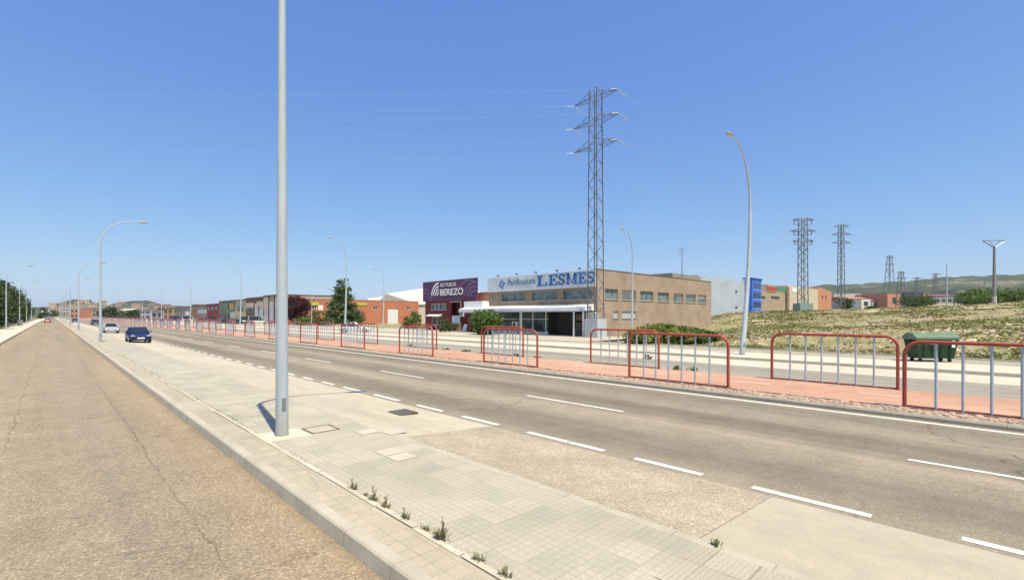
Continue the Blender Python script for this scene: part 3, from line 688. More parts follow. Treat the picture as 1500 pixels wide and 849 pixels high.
# weeds in the pavement joint
def weed(x, y, z, s, seed, lab, stalk=0, mat=None, rad=.07):
    rnd = random.Random(seed); m = MB()
    for k in range(int(26*s)+10):
        a = rnd.uniform(0, 6.28); r0 = rnd.uniform(0, rad*.6); L = rnd.uniform(.03, .11)*s; bx, by = x+math.cos(a)*r0*.6, y+math.sin(a)*r0*1.6
        d = Vector((math.cos(a)*rnd.uniform(.2, 1.1), math.sin(a)*rnd.uniform(.2, 1.1), 1)).normalized(); sd = Vector((-math.sin(a), math.cos(a), 0))*.006*(1+s*.5)
        p0 = Vector((bx, by, z)); p1 = p0+d*L*.6; p2 = p0+d*L+Vector((0, 0, -.15*L))
        m.poly([p0-sd*.5, p0+sd*.5, p1+sd, p2, p1-sd])
    for q in range(stalk):
        bx, by = x+rnd.uniform(-.02, .02), y+rnd.uniform(-.05, .05); h = rnd.uniform(.13, .2)*s; lx = rnd.uniform(-.03, .03)
        m.tube([(bx, by, z), (bx+lx*.5, by, z+h*.6), (bx+lx, by+lx, z+h)], [.0035, .003, .002], 5, 1)
        for k in range(9):
            zz = h*(.3+.7*k/9); a = rnd.uniform(0, 6.28); e = Vector((math.cos(a)*.022, math.sin(a)*.022, .018)); p0 = Vector((bx+lx*zz/h, by+lx*.6*zz/h, z+zz))
            m.poly([p0, p0+e*.6+Vector((0, 0, .008)), p0+e, p0+e*.5-Vector((0, 0, .006))], 1)
    single('weed', m, [mat or leafmat('weed_leaf', (.13, .13, .065), (.30, .29, .15), 9.), M('weed_stem', (.12, .10, .05))], lab, 'weed', 'weeds in the pavement joint')
wd = [(513, 717, 1.0, 1, 'dark green weed tuft nearest the lamp post in the joint of the pavement'), (532, 727, .6, 0, 'small weed just right of the dark tuft in the pavement joint'), (546, 733, .9, 3, 'thin stalked weed in the pavement joint between the tufts'), (562, 744, .9, 2, 'pale green weed in the pavement joint below the thin stalks'),
      (593, 760, 1.0, 1, 'dark weed in the middle of the pavement joint'), (622, 775, .6, 0, 'small green weed left of the tallest weed'), (643, 790, 1.35, 3, 'tallest bushy weed with an upright stalk in the pavement joint'), (696, 823, .8, 0, 'light green weed low in the pavement joint'), (738, 846, .9, 0, 'weed at the bottom edge of the picture')]
for i, (px, py, s_, st_, lab) in enumerate(wd):
    x, y = G(px, py, .155); weed(2.945+(x-2.9)*.15, y, .157, s_, 100+i, lab, st_)
x, y = G(1053, 797, .15); weed(4.9, y, .151, .8, 130, 'small green weed at the corner of the parking slab', 0)
m = MB(); rw = random.Random(9)
for k in range(800):
    y = rw.uniform(3.5, 40) ; x = 2.945+rw.gauss(0, .025); L = rw.uniform(.01, .05)*(1+(math.sin(y*1.7)+math.sin(y*.6)) *.5); 
    if L <= 0: continue
    a = rw.uniform(0, 6.28); m.poly([(x-.005, y, .155), (x+.005, y+.005, .155), (x+math.cos(a)*L*.5, y+math.sin(a)*L*.5, .155+L)])
for k in range(500):
    y = rw.uniform(1, 30); x = 2.29+rw.gauss(0, .01)-.01; L = rw.uniform(.006, .02); a = rw.uniform(0, 6.28); m.poly([(x-.006, y, .002), (x+.006, y+.006, .002), (x+math.cos(a)*L*.5-.01, y+math.sin(a)*L*.5, L)])
for k in range(260):
    y = rw.uniform(2, 30); x = 4.865+rw.gauss(0, .03); L = rw.uniform(.005, .025)*(1 if math.sin(y*2.1) > 0 else .3); a = rw.uniform(0, 6.28); m.poly([(x-.006, y, .15), (x+.006, y+.006, .15), (x+math.cos(a)*L*.5, y+math.sin(a)*L*.5, .15+L)])
obj('joint_grass', m, leafmat('joint_grass_leaf', (.10, .09, .045), (.24, .22, .12), 5.), kind='stuff')
for i, (px, py) in enumerate(((602, 512), (653, 515), (684, 517), (755, 522), (790, 524), (947, 519), (992, 543), (1018, 543))):
    x, y = G(px, py, .1); x = 19.95 if i != 5 else 24.7; y = YX(px, x); m = MB(); leaves(m, np.random.default_rng(i), 120, (x, y, .1), (.25, .3, .16), .06, 8)
    single('weed', m, LF2, ['weed tuft', 'low weed', 'tall thin weed', 'round weed', 'dark weed', 'grey green weed', 'small weed', 'spread weed'][i]+' growing at the side road gutter behind the railings, %s from the left' % ordn[i], 'weed', 'weeds along the side road gutter')

# ------------------------------------------------------------------ buildings
def wallgrid(m, axis, plane, th, u0, u1, z0, z1, holes, mat=0):
    us = sorted({u0, u1, *[h[0] for h in holes], *[h[1] for h in holes]}); zs = sorted({z0, z1, *[h[2] for h in holes], *[h[3] for h in holes]})
    us = [u for u in us if u0 <= u <= u1]; zs = [z for z in zs if z0 <= z <= z1]
    for a, b in zip(us[:-1], us[1:]):
        run = None
        for c, d in zip(zs[:-1], zs[1:]):
            mu, mz = (a+b)/2, (c+d)/2
            if any(h[0] < mu < h[1] and h[2] < mz < h[3] for h in holes):
                if run: 
                    m.box(*( (plane, plane+th, a, b) if axis == 'x' else (a, b, plane, plane+th)), run[0], run[1], mat); run = None
                continue
            run = (run[0], d) if run else (c, d)
        if run: m.box(*((plane, plane+th, a, b) if axis == 'x' else (a, b, plane, plane+th)), run[0], run[1], mat)
def window(r, axis, plane, u0, u1, z0, z1, n=2, frame=WHITE, glass=GLASS, fw=.06, sill=True, recess=.1, sillmat=None, blind=0):
    def bx(m, a, b, p0, p1, c, d, mt=0): m.box(*((p0, p1, a, b) if axis == 'x' else (a, b, p0, p1)), c, d, mt)
    f = MB(); p0, p1 = plane+recess, plane+recess+.06
    bx(f, u0, u1, p0, p1, z0, z0+fw); bx(f, u0, u1, p0, p1, z1-fw, z1)
    for k in range(n+1):
        u = u0+(u1-u0-fw)*k/n; bx(f, u, u+fw, p0, p1, z0+fw, z1-fw)
    fo = obj('window', f, frame, r)
    g = MB(); bx(g, u0+fw, u1-fw, p0+.03, p0+.05, z0+fw, z1-fw); obj('pane', g, glass, fo)
    if blind:
        b = MB(); bx(b, u0+fw, u1-fw, p0+.018, p0+.028, z1-fw-(z1-z0)*blind, z1-fw); obj('blind', b, M('blind_slats', (.55, .53, .47), .7, .1), fo)
    if sill:
        s_ = MB(); bx(s_, u0-.08, u1+.08, plane-.07, plane+recess, z0-.08, z0-.002); obj('sill', s_, sillmat or M('sill_stone', (.42, .38, .32)), fo)
def text(body, size, mat, name, parent, origin, ux, ext=.02, offset=0, xs=1.):   # upright lettering; ux = reading direction
    cu = bpy.data.curves.new('lettering_curve', 'FONT'); cu.body = body; cu.size = size; cu.extrude = ext; cu.offset = offset
    to = bpy.data.objects.new('lettering_tmp', cu); COL.objects.link(to); bpy.context.view_layer.update()
    me = bpy.data.meshes.new_from_object(to.evaluated_get(bpy.context.evaluated_depsgraph_get())); bpy.data.objects.remove(to)
    o = bpy.data.objects.new(name, me); me.materials.clear(); me.materials.append(mat); COL.objects.link(o); o.parent = parent
    u = Vector(ux).normalized(); z = Vector((0, 0, 1)); nrm = u.cross(z)
    po = Vector(ORG[parent.name]); mt = Matrix(((u.x*xs, z.x, nrm.x), (u.y*xs, z.y, nrm.y), (u.z*xs, z.z, nrm.z))).to_4x4()
    me.transform(Matrix.Translation(Vector(origin)-po)@mt); ORG[o.name] = tuple(po); return o

# bakery ----------------------------------------------------
BX, BY0, BY1, BXE, BT = 44.6, 32.3, 50.9, 74.6, 7.75
bk = thing('bakery_building', 'two storey brick bakery with a long white sign over its front and a white canopy', 'building', (BX, BY0, 0))
BR1 = brick('bakery_brick_shaded', (.27, .205, .14), (.22, .165, .11), (.30, .25, .19), stain=.16)  # bakery brick toned darker for the front that sunlight only grazes
BR2 = brick('bakery_brick_sunlit', (.365, .255, .185), (.31, .215, .158), (.42, .34, .27), stain=.2)  # same brick toned lighter for the side facing the sun
fw_ = [(YX(b, BX), YX(a, BX)) for a, b in ((735, 769), (779, 817), (825, 867))]
m = MB()
holes = [(a, b, 4.42, 5.5) for a, b in fw_]+[(BY0+.6, BY1-.1, .1, 3.05)]
wallgrid(m, 'x', BX, .35, BY0+.004, BY1, -.3, BT-.1, holes)
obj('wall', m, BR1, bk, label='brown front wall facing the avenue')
sxw = [(XY(a, BY0), XY(b, BY0)) for a, b in ((886.5, 905), (911, 931.5), (938, 957), (963.5, 980), (986.5, 1001), (1005, 1019), (1022, 1034.5))]
m = MB(); holes = [(a, b, 4.42, 5.62) for a, b in sxw]+[(XY(898, BY0), XY(906, BY0), 2.2, 3.05), (XY(911, BY0), XY(932, BY0), 2.2, 3.05)]
wallgrid(m, 'y', BY0, .35, BX+.002, BXE, -.3, BT, holes)
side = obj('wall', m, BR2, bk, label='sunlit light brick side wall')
for a, b in fw_: window(bk, 'x', BX, a, b, 4.42, 5.5, 3, M('aluminium_frame', (.35, .36, .36), .4, .1, 3., .6), GLASS2, .05, True, .18)
for i, (a, b) in enumerate(sxw): window(bk, 'y', BY0, a, b, 4.42, 5.62, 2 if b-a < 3 else 3, M('green_grey_frame', (.28, .31, .27), .6), GLASS2, .07, True, .16, M('sill_stone', (.42, .38, .32)), [.0, .25, .0, .0, .2, .15, .35][i])
window(bk, 'y', BY0, XY(898, BY0), XY(906, BY0), 2.2, 3.05, 1, GALV, M('shutter', (.45, .46, .46), .6, .1), .05, True, .1)
window(bk, 'y', BY0, XY(911, BY0), XY(932, BY0), 2.2, 3.05, 2, GALV, M('shutter', (.45, .46, .46), .6, .1), .05, True, .1)
rf = MB(); rf.box(BX+.35, BXE-.02, BY0+.35, BY1-.31, BT-.6, BT-.5)
rfo = obj('roof', rf, M('roof_felt', (.2, .19, .18)), bk)
cp = MB(); cp.box(BX-.03, BXE+.03, BY0-.04, BY0+.38, BT+.002, BT+.08); cp.box(BX-.03, BX+.38, BY0+.38, BY1, BT-.098, BT+.0); obj('coping', cp, M('coping_dark', (.16, .13, .11), .8, .2), bk)
bwm = MB(); bwm.box(BX+.36, BXE, BY1-.3, BY1, -.3, BT-.2); bwm.box(BXE-.3, BXE, BY0+.36, BY1-.31, -.3, BT-.2); obj('rear_wall', bwm, BR1, bk)
bu = MB(); bu.box(XY(985, 44), XY(1026, 44), 44, 50, BT-.5, ZT(404, XY(1020, 44), 44)); obj('roof_house', bu, M('rooftop_render', (.28, .25, .21), .9, .15), bk)
# upper sign
sg = MB(); SZ0, SZ1 = 5.78, BT-.02; sg.box(BX-.18, BX-.02, BY0+.2, BY1+.1, SZ0, SZ1)
t = NT('sign_sheet'); co = t.coord(True); sx_ = t.n('ShaderNodeSeparateXYZ'); t.l(co, sx_.inputs[0])
n = t.noise(co, .8, 5, .7); st = t.math('FRACT', t.math('DIVIDE', sx_.outputs[1], 1.22))
c = t.ramp(n, [(.3, (.50, .56, .58)), (.7, (.68, .73, .74))]); c = t.mix(t.math('MULTIPLY', t.ramp(st, [(0, 1.), (.03, 0.)]), .35), c, (.3, .34, .36))
sgo = obj('signboard', sg, t.fin(c, .45), bk)
BLUE = M('sign_blue', (.045, .17, .42), .5, .12, 1.5); TEAL = M('sign_grey_blue', (.12, .25, .34), .5, .15, 2.)
dirY = (0, -1, 0)
text('Panificadora', 1.18, TEAL, 'lettering', sgo, (BX-.20, YX(745, BX), SZ0+.80), dirY, .015, .016, .9)
# slab-serif LESMES, built letter by letter
def slab(letter, ya, yb, z0, z1):
    L = MB(); wv = ya-yb; h = z1-z0; s_ = wv*.27; q = h*.15; X0, X1 = BX-.23, BX-.185
    def b(u0, u1, v0, v1): L.box(X0, X1, ya-u0*wv, ya-u1*wv, z0+v0*h, z0+v1*h)
    if letter == 'L': b(0, .55, .88, 1); b(.13, .42, .12, .88); b(0, 1, 0, .12); b(.84, 1, .12, .36)
    if letter == 'E': b(0, 1, .88, 1); b(.13, .42, .12, .88); b(0, 1, 0, .12); b(.84, 1, .12, .34); b(.84, 1, .68, .88); b(.42, .7, .44, .56); b(.62, .74, .36, .64)
    if letter == 'M':
        b(0, .3, .89, 1); b(.7, 1, .89, 1); b(.08, .25, .11, .89); b(.72, .94, .11, .89); b(0, .33, 0, .11); b(.62, 1, 0, .11)
        for (a0, a1) in ((.25, .5), (.72, .5)):
            s2 = .13 if a0 < .5 else -.13
            L.hexa([(X0, ya-(a0)*wv, z0+h*.99), (X1, ya-(a0)*wv, z0+h*.99), (X1, ya-a1*wv, z0+h*.12), (X0, ya-a1*wv, z0+h*.12), (X0, ya-(a0-s2)*wv, z0+h*.99), (X1, ya-(a0-s2)*wv, z0+h*.99), (X1, ya-(a1-s2*.4)*wv, z0+h*.12), (X0, ya-(a1-s2*.4)*wv, z0+h*.12)])
    if letter == 'S':
        P = [];
        for k in range(25):
            f = k/24
            if f < .5: a = R(30)+(R(270)-R(30))*f*2; cx_, cz_ = .5, .73; P.append((cx_+.36*math.cos(a), cz_+.2*math.sin(a)))
            else: a = R(90)-(R(240))*(f-.5)*2; cx_, cz_ = .5, .27; P.append((cx_+.36*math.cos(a), cz_+.2*math.sin(a)))
        for k in range(24):
            (a, b0), (c_, d_) = P[k], P[k+1]; tn = Vector((c_-a, d_-b0)).normalized(); nr = Vector((-tn.y, tn.x))
            th = .09+.05*math.sin(math.pi*k/24)
            q4 = [(a-nr.x*th, b0-nr.y*th*.8), (a+nr.x*th, b0+nr.y*th*.8), (c_+nr.x*th, d_+nr.y*th*.8), (c_-nr.x*th, d_-nr.y*th*.8)]
            L.poly([(X0, ya-u*wv, z0+v*h) for u, v in q4])
        b(.80, .95, .66, .96); b(.05, .2, .04, .36)
    obj('letter', L, BLUE, sgo)
ex = [(788, 803), (805, 818), (819, 829.5), (830.5, 847.5), (848.5, 860), (861, 873)]
for ch, (a, b) in zip('LESMES', ex): slab(ch, YX(a, BX), YX(b, BX), SZ0+.42, SZ1-.2)
# wheat emblem: petals in a ring
em = MB(); ey, ez = YX(736.5, BX), (SZ0+SZ1)/2
for k in range(8):
    a = k*math.pi/4+.2; ca, sa = math.cos(a), math.sin(a)
    pr = [(.16, 0), (.3, .12), (.62, .13), (.74, 0), (.62, -.13), (.3, -.12)]
    if k % 2: pr = [(u*.8, v*.75) for u, v in pr]
    em.poly([(BX-.19, ey-(u*ca-v*sa), ez+(u*sa+v*ca)) for u, v in pr])
obj('emblem', em, BLUE, sgo)
fl = [YX(p, BX) for p in (731, 758, 786, 817, 850)]
for y in fl:
    q = MB(); q.tube([(BX-.05, y, SZ1-.05), (BX-.1, y, SZ1+.22)], .02, 6); q.box(BX-.28, BX-.02, y-.12, y+.12, SZ1+.2, SZ1+.34); obj('sign_floodlight', q, M('dark_metal', (.05, .05, .055), .5, .1), bk)
# canopy and ground floor
CYB = 55.2
cn = MB(); cn.hexa([(42.5, BY0+.3, 3.02), (BX-.02, BY0+.3, 3.1), (BX-.02, CYB, 3.1), (42.5, CYB, 3.02), (42.5, BY0+.3, 3.45), (BX-.02, BY0+.3, 3.8), (BX-.02, CYB, 3.8), (42.5, CYB, 3.45)])
cno = obj('canopy', cn, M('canopy_white', (.74, .74, .73), .7, .08, .8), bk)
fg = MB(); fg.box(42.46, 42.49, BY0+.3, CYB, 2.95, 3.08); obj('gutter', fg, GALV, cno)
y0s, y1s = BY0+.6, BY1-.1
xs = BX+.3
door0, door1 = YX(838, BX), YX(801, BX)
gb = MB(); gb.box(xs, xs+.08, door1, y1s, -.1, 2.98); gb.box(xs, xs+.08, y0s, door0, -.1, .8); obj('shop_window', gb, glassmat('shop_glass', (.05, .065, .07), .1), bk)
dk = MB(); dk.box(xs+1.6, xs+1.7, door0, door1, -.1, 3.1); dk.box(xs+.02, xs+1.6, door0-.1, door0, -.1, 3.1); dk.box(xs+.02, xs+1.6, door1, door1+.1, -.1, 3.1); obj('entrance_recess', dk, M('dark_interior', (.06, .05, .045), .9, .3), bk)
mu = MB()
for p in (731, 762, 764.5, 781, 800): y = YX(p, xs); mu.box(xs-.08, xs-.01, y-.06, y+.06, 0, 3.02)
mu.box(xs-.07, xs-.02, door1, y1s, 2.0, 2.07); mu.box(xs-.07, xs-.02, door1, y1s, .1, .45); obj('mullions', mu, WHITE, bk)
for yq in (BY0+.5, YX(763, 42.6), YX(840, 42.6)): obj('canopy_post', MB().box(42.6, 42.75, yq-.07, yq+.07, 0, 3.0), WHITE, bk)
dd = MB(); dd.box(BX-.06, BX-.005, YX(856, BX), YX(844, BX), .15, 1.7); dd.box(BX-.06, BX-.005, YX(856, BX), YX(844, BX), 1.9, 2.7); obj('barred_door', dd, M('brown_shutter', (.10, .08, .06), .7, .2), bk)
pw = MB(); pw.box(43.9, 44.5, BY0-.2, BY0+1.1, 0, 2.9); obj('white_wall', pw, M('whitewash', (.62, .61, .56), .9, .1), bk)
lw = MB(); lw.box(43.4, 47, BY1+.02, CYB-.1, 2.9, 4.55); obj('parapet', lw, WHITE, bk, label='white block left of the brown front')
lg = MB(); lg.box(45, 45.1, BY1+.02, CYB-.2, 0, 2.9); obj('shop_window', lg, GLASS, bk)
# annex in orange brick behind the white block
an = thing('brick_annex', 'low orange brick block between the purple signboard and the bakery', 'building', (47.5, 53, 0)); m = MB(); m.box(47.2, 60, BY1+6, 60, -.2, ZT(428, 47.2, 56)); m.box(47.05, 47.2, BY1, 60, -.2, ZT(430, 47.2, 56)+.2)
obj('wall', m, brick('orange_brick_dark', (.42, .16, .08), (.36, .13, .07), (.35, .25, .2)), an)
m = MB(); m.box(47.0, 47.2, BY1, 60, 4.55, 4.75); obj('band', m, M('maroon_band', (.14, .03, .035)), an)
# air conditioner, crates, small kit
def acunit(x, y, z, lab, axis='x'):
    r = thing('air_conditioner', lab, 'air conditioner', (x, y, z)); m = MB(); m.box(x-.35, x, y-.42, y+.42, z, z+.8); b = obj('casing', m, WHITE, r)
    f = MB(); f.tube([(x-.36, y, z+.42), (x-.38, y, z+.42)], .28, 18); obj('fan_grille', f, M('grille_dark', (.08, .08, .08)), r)
    l = MB(); l.box(x-.3, x-.05, y-.4, y-.34, z-.15, z-.001); l.box(x-.3, x-.05, y+.34, y+.4, z-.15, z-.001); obj('bracket', l, GALVD, r)
acunit(43.9, YX(756, 43.9), .9, 'white air conditioner standing by the bakery shop window')

# purple signboard building ----------------------------------
PX, PY0, PY1 = 46.0, 55.6, YX(623, 46.0)
pb = thing('sign_shop_building', 'maroon two storey building carrying a purple billboard on top', 'building', (PX, PY0, 0))
MAR = brick('maroon_brick', (.22, .040, .045), (.18, .032, .038), (.12, .03, .03), stain=.18)
def Yp(px): return YX(px, PX)
def Zp(px, py): return ZT(py, PX, Yp(px))
wn = (Yp(654), Yp(631), Zp(640, 453.5), Zp(640, 444.5)); gd = (Yp(648), Yp(632), Zp(640, 476), Zp(640, 464)); rc = (Yp(675), Yp(661), Zp(668, 464), Zp(668, 442.5))
m = MB(); wallgrid(m, 'x', PX, .3, PY0, PY1, -.3, 5.0, [wn, gd, rc]); m.box(PX+.31, PX+14, PY0, PY0+.3, -.3, 5); m.box(PX+.31, PX+14, PY1-.3, PY1, -.3, 5); m.box(PX+.31, PX+14, PY0+.3, PY1-.3, 4.7, 4.95)
obj('wall', m, MAR, pb)
window(pb, 'x', PX, *wn, 4, WHITE, GLASS2); window(pb, 'x', PX, *gd, 2, WHITE, GLASS, sill=False)
m = MB(); m.box(PX+.9, PX+1, rc[0]-.1, rc[1]+.1, rc[2], rc[3]); m.box(PX+.31, PX+.9, rc[0]-.1, rc[1]+.1, rc[2]-.1, rc[2]-.01); obj('balcony_recess', m, M('maroon_door', (.10, .02, .025)), pb)
m = MB(); m.box(PX-.08, PX-.01, rc[0]-.12, rc[0]-.02, rc[2]-.1, rc[3]+.12); m.box(PX-.08, PX-.01, rc[0]-.02, rc[1]+.3, rc[3]+.02, rc[3]+.12); obj('pipe', m, WHITE, pb)
m = MB(); m.hexa([(PX-.9, gd[0]-.2, gd[3]+.12), (PX-.01, gd[0]-.2, gd[3]+.35), (PX-.01, gd[1]+.4, gd[3]+.35), (PX-.9, gd[1]+.4, gd[3]+.12), (PX-.9, gd[0]-.2, gd[3]+.2), (PX-.01, gd[0]-.2, gd[3]+.5), (PX-.01, gd[1]+.4, gd[3]+.5), (PX-.9, gd[1]+.4, gd[3]+.2)]); obj('awning', m, WHITE, pb)
acunit(45.95, Yp(679), Zp(679, 463), 'white air conditioner hanging on the maroon wall')
bz0, bz1 = 4.86, 8.15
bb = thing('billboard', 'big purple billboard with white lettering on the maroon building', 'billboard', (PX-.5, PY0, bz0))
m = MB(); m.box(PX-.45, PX-.25, Yp(702), PY1+.05, bz0, bz1)
t = NT('purple_print'); co = t.coord(); n = t.noise(co, .35, 3); PURP = t.fin(t.ramp(n, [(.35, (.075, .028, .085)), (.65, (.115, .04, .10))]), .5)
pan = obj('panel', m, PURP, bb)
m = MB()
for k in range(6): y = PY0+1+k*2.4; m.bar((PX-.2, y, bz0+.2), (PX+1.6, y, 5.0), .08); m.bar((PX-.2, y, bz1-.4), (PX+1.6, y, 5.0), .08)
obj('brace', m, GALVD, bb)
def arcs(m, yc, zc, radii, wv, a0, a1, xf, n=20):
    for r0 in radii:
        for k in range(n):
            p, q = a0+(a1-a0)*k/n, a0+(a1-a0)*(k+1)/n
            ym = yc-(r0+wv)*math.cos((p+q)/2); zm = zc+(r0+wv)*math.sin((p+q)/2)
            if not (Yp(702)+.12 < ym < PY1-.08 and bz0+.05 < zm < bz1-.05): continue
            m.poly([(xf, yc-r*math.cos(a), zc+r*math.sin(a)) for r, a in ((r0, p), (r0+wv, p), (r0+wv, q), (r0, q))])
m = MB(); arcs(m, Yp(698), bz0+.5, [.7, 1.35, 2.0], .32, R(10), R(175), PX-.456); arcs(m, Yp(626), bz0+.2, [1.1, 1.8], .25, R(0), R(110), PX-.456); arcs(m, Yp(690), bz0-.0, [2.9], .3, R(60), R(140), PX-.455)
obj('pattern', m, M('lilac_print', (.17, .12, .20)), pan)
lgm = MB(); ly, lz = Yp(646), Zp(646, 432.5); arcs(lgm, ly, lz, [.25, .78, 1.3, 1.82], .30, R(90), R(180), PX-.46)

obj('logo', lgm, WHITE, pan)
text('ROTULOS', .86, WHITE, 'lettering', pan, (PX-.47, Yp(648), Zp(650, 420.3)), dirY, .01, .0, 1.1)
text('BEREZO', 1.42, WHITE, 'lettering', pan, (PX-.47, Yp(647.5), Zp(650, 432.5)), dirY, .01, .03, 1.2)
gw = thing('garden_wall', 'low brick garden wall with plants beside the maroon building', 'wall', (44.3, YX(662, 44.2), 0)); m = MB(); m.box(44.2, 44.5, YX(673, 44.2), YX(650, 44.2), 0, 1.35)
obj('wall', m, brick('garden_brick', (.30, .17, .12), (.24, .13, .1), (.3, .26, .2)), gw); m = MB(); leaves(m, np.random.default_rng(4), 900, (44.2, YX(663, 44.2), .9), (.35, 1.6, .6), .09, 30); obj('creeper', m, LF2, gw)
pn = MB(); pn.hexa([(44.4, YX(676, 44.4), .1), (44.45, YX(676, 44.4), .1), (44.45, YX(682, 44.4), .1), (44.4, YX(682, 44.4), .1), (44.8, YX(677.5, 44.4), 1.2), (44.85, YX(677.5, 44.4), 1.2), (44.85, YX(682, 44.4), 1.2), (44.8, YX(682, 44.4), 1.2)])
single('leaning_panel', pn, WHITE, 'white panel leaning against the wall between maroon building and round bush', 'panel')
pn = MB(); pn.box(45.6, 45.75, YX(674, 45.7), YX(663, 45.7), 1.2, 2.5); single('notice_board', pn, M('notice_paint', (.5, .56, .62), .5, .2, 1.), 'white and blue board fixed over the garden wall of the maroon building', 'sign')

# orange brick hall -------------------------------------------
HY0 = 135.; hx0, hx1 = 46., XY(613, HY0)
hb = thing('brick_hall', 'long orange brick hall with a white garage door behind the conifer', 'building', (hx0, HY0, 0))
OB = brick('orange_brick', (.50, .17, .085), (.44, .145, .075), (.42, .27, .2), stain=.1, rows=.2, lng=.5)
def Zh(px, py): return ZT(py, XY(px, HY0), HY0)
gdr = (XY(568, HY0), XY(583.5, HY0), -.1, Zh(575, 452)); w1 = (XY(547, HY0), XY(553, HY0), Zh(550, 454), Zh(550, 448)); w2 = (XY(596, HY0), XY(602, HY0), Zh(599, 453.5), Zh(599, 449)); w3 = (XY(457, HY0), XY(464, HY0), Zh(460, 453), Zh(460, 447))
m = MB(); wallgrid(m, 'y', HY0, .3, hx0+.31, hx1, -.3, 7.1, [gdr, w1, w2, w3]); obj('wall', m, OB, hb)
m = MB(); m.box(hx0, hx0+.3, HY0, HY0+8, -.3, 7.7); m.box(hx0+.3, XY(447, HY0), HY0+.3, HY0+8, 7.1, 7.7); m.box(hx0+.3, XY(447, HY0), HY0-.01, HY0+.3, 7.1, 7.75); obj('wall', m, OB, hb)
for a in (w1, w2, w3): window(hb, 'y', HY0, *a, 2, WHITE, GLASS, .1)
m = MB(); m.box(gdr[0]+.02, gdr[1]-.02, HY0+.1, HY0+.2, -.1, gdr[3]-.02); obj('garage_door', m, corrugated('white_door', (.68, .68, .66), .5), hb)
m = MB(); m.box(hx0-.1, hx1+.2, HY0-.1, HY0+.4, 7.76, 7.85) if 0 else m.box(XY(447, HY0), hx1+.1, HY0-.06, HY0+.4, 7.102, 7.25); obj('coping', m, M('grey_coping', (.3, .29, .28)), hb)
LIME = M('lime_sign', (.42, .55, .05), .6, .1)
for a, b, c_, d_ in ((449, 467, 446.5, 442.5), (519, 537, 446.5, 443.5)): m = MB(); m.box(XY(a, HY0), XY(b, HY0), HY0-.12, HY0-.02, Zh(a, c_), Zh(a, d_)); obj('signboard', m, LIME, hb, label='lime green sign strip')
m = MB(); m.box(XY(466, HY0), XY(473, HY0), HY0-.1, HY0-.02, Zh(470, 454), Zh(470, 447)); obj('signboard', m, WHITE, hb, label='small white sign')
m = MB(); m.box(hx0+6, XY(608, HY0+6), HY0+9, HY0+30, -.3, 7.6); obj('rear_wall', m, M('rear_render', (.42, .38, .33)), hb)
m = MB(); a, b = XY(405, 152), XY(482, 152); m.box(a, b, 152, 185, 7.62, ZT(434, XY(450, 152), 152)); obj('roof', m, M('pale_roof', (.50, .46, .40)), hb)
# pale warehouse behind
Y2 = 165.
wb = thing('warehouse', 'large warehouse with a pale sloping roof behind the orange brick hall', 'building', (XY(560, Y2), Y2, 0))
xa, xb = XY(540, Y2), XY(626, Y2); m = MB()
m.hexa([(xa, Y2, -.3), (xb, Y2, -.3), (xb, Y2+30, -.3), (xa, Y2+30, -.3), (xa, Y2, 7.8), (xb, Y2, 8.8), (xb, Y2+30, 8.8), (xa, Y2+30, 7.8)]); obj('wall', m, M('grey_cladding', (.30, .30, .29)), wb)
m = MB(); ra, rb = XY(538, Y2+26), XY(626, Y2+26)
m.hexa([(xa, Y2-.5, 7.5), (xb, Y2-.5, 7.9), (rb, Y2+26, 7.5), (ra, Y2+26, 7.5), (xa, Y2-.5, 7.9), (xb, Y2-.5, 8.8), (rb, Y2+26, ZT(427, rb, Y2+26)), (ra, Y2+26, ZT(437, ra, Y2+26))]); obj('roof', m, M('cream_roof', (.62, .55, .43), .8, .06), wb)
# big cream hall further right behind sign buildings
Y3 = 139.; wb = thing('warehouse', 'cream roofed warehouse seen between the billboard and the bakery', 'building', (XY(700, Y3), Y3, 0)); xa, xb = XY(612, Y3), XY(728, Y3)
m = MB(); m.box(xa, xb, Y3, Y3+30, -.3, 6.2); obj('wall', m, M('cream_wall', (.52, .47, .37)), wb)
m = MB(); m.hexa([(xa-.5, Y3-.4, 6.2), (xb+.5, Y3-.4, 6.2), (xb+.5, Y3+30, 6.2), (xa-.5, Y3+30, 6.2), (xa-.5, Y3-.4, 6.5), (xb+.5, Y3-.4, 6.5), (xb+.5, Y3+20, ZT(413, xb, Y3+20)), (xa-.5, Y3+20, ZT(430, xa, Y3+20))]); obj('roof', m, M('cream_roof', (.62, .55, .43), .8, .06), wb)
x, y = XY(617, 100), 100.; m = MB()

# grey building and blue tower --------------------------------
GY = 45.; gx0, gx1 = XY(1022, GY), XY(1101, GY)
gb_ = thing('grey_building', 'plain light grey rendered building behind the bakery with two small windows', 'building', (gx0, GY, 2))
gh = 11.0; hl = [(XY(1077, GY), XY(1081, GY), ZT(430, XY(1079, GY), GY), ZT(425, XY(1079, GY), GY)), (XY(1077, GY), XY(1081, GY), ZT(453.5, XY(1079, GY), GY), ZT(448.5, XY(1079, GY), GY))]
m = MB(); wallgrid(m, 'y', GY, .4, gx0, gx1, -1, gh, hl); m.box(gx0, gx0+.4, GY+.4, GY+30, -1, gh); m.box(gx1-.4, gx1, GY+.4, GY+30, -1, gh); m.box(gx0+.4, gx1-.4, GY+.4, GY+30, gh-.5, gh-.3)
t = NT('grey_panels'); co = t.coord(True); sx_ = t.n('ShaderNodeSeparateXYZ'); t.l(co, sx_.inputs[0]); st = t.math('FRACT', t.math('DIVIDE', sx_.outputs[2], 1.2)); st2 = t.math('FRACT', t.math('DIVIDE', sx_.outputs[0], 6.))
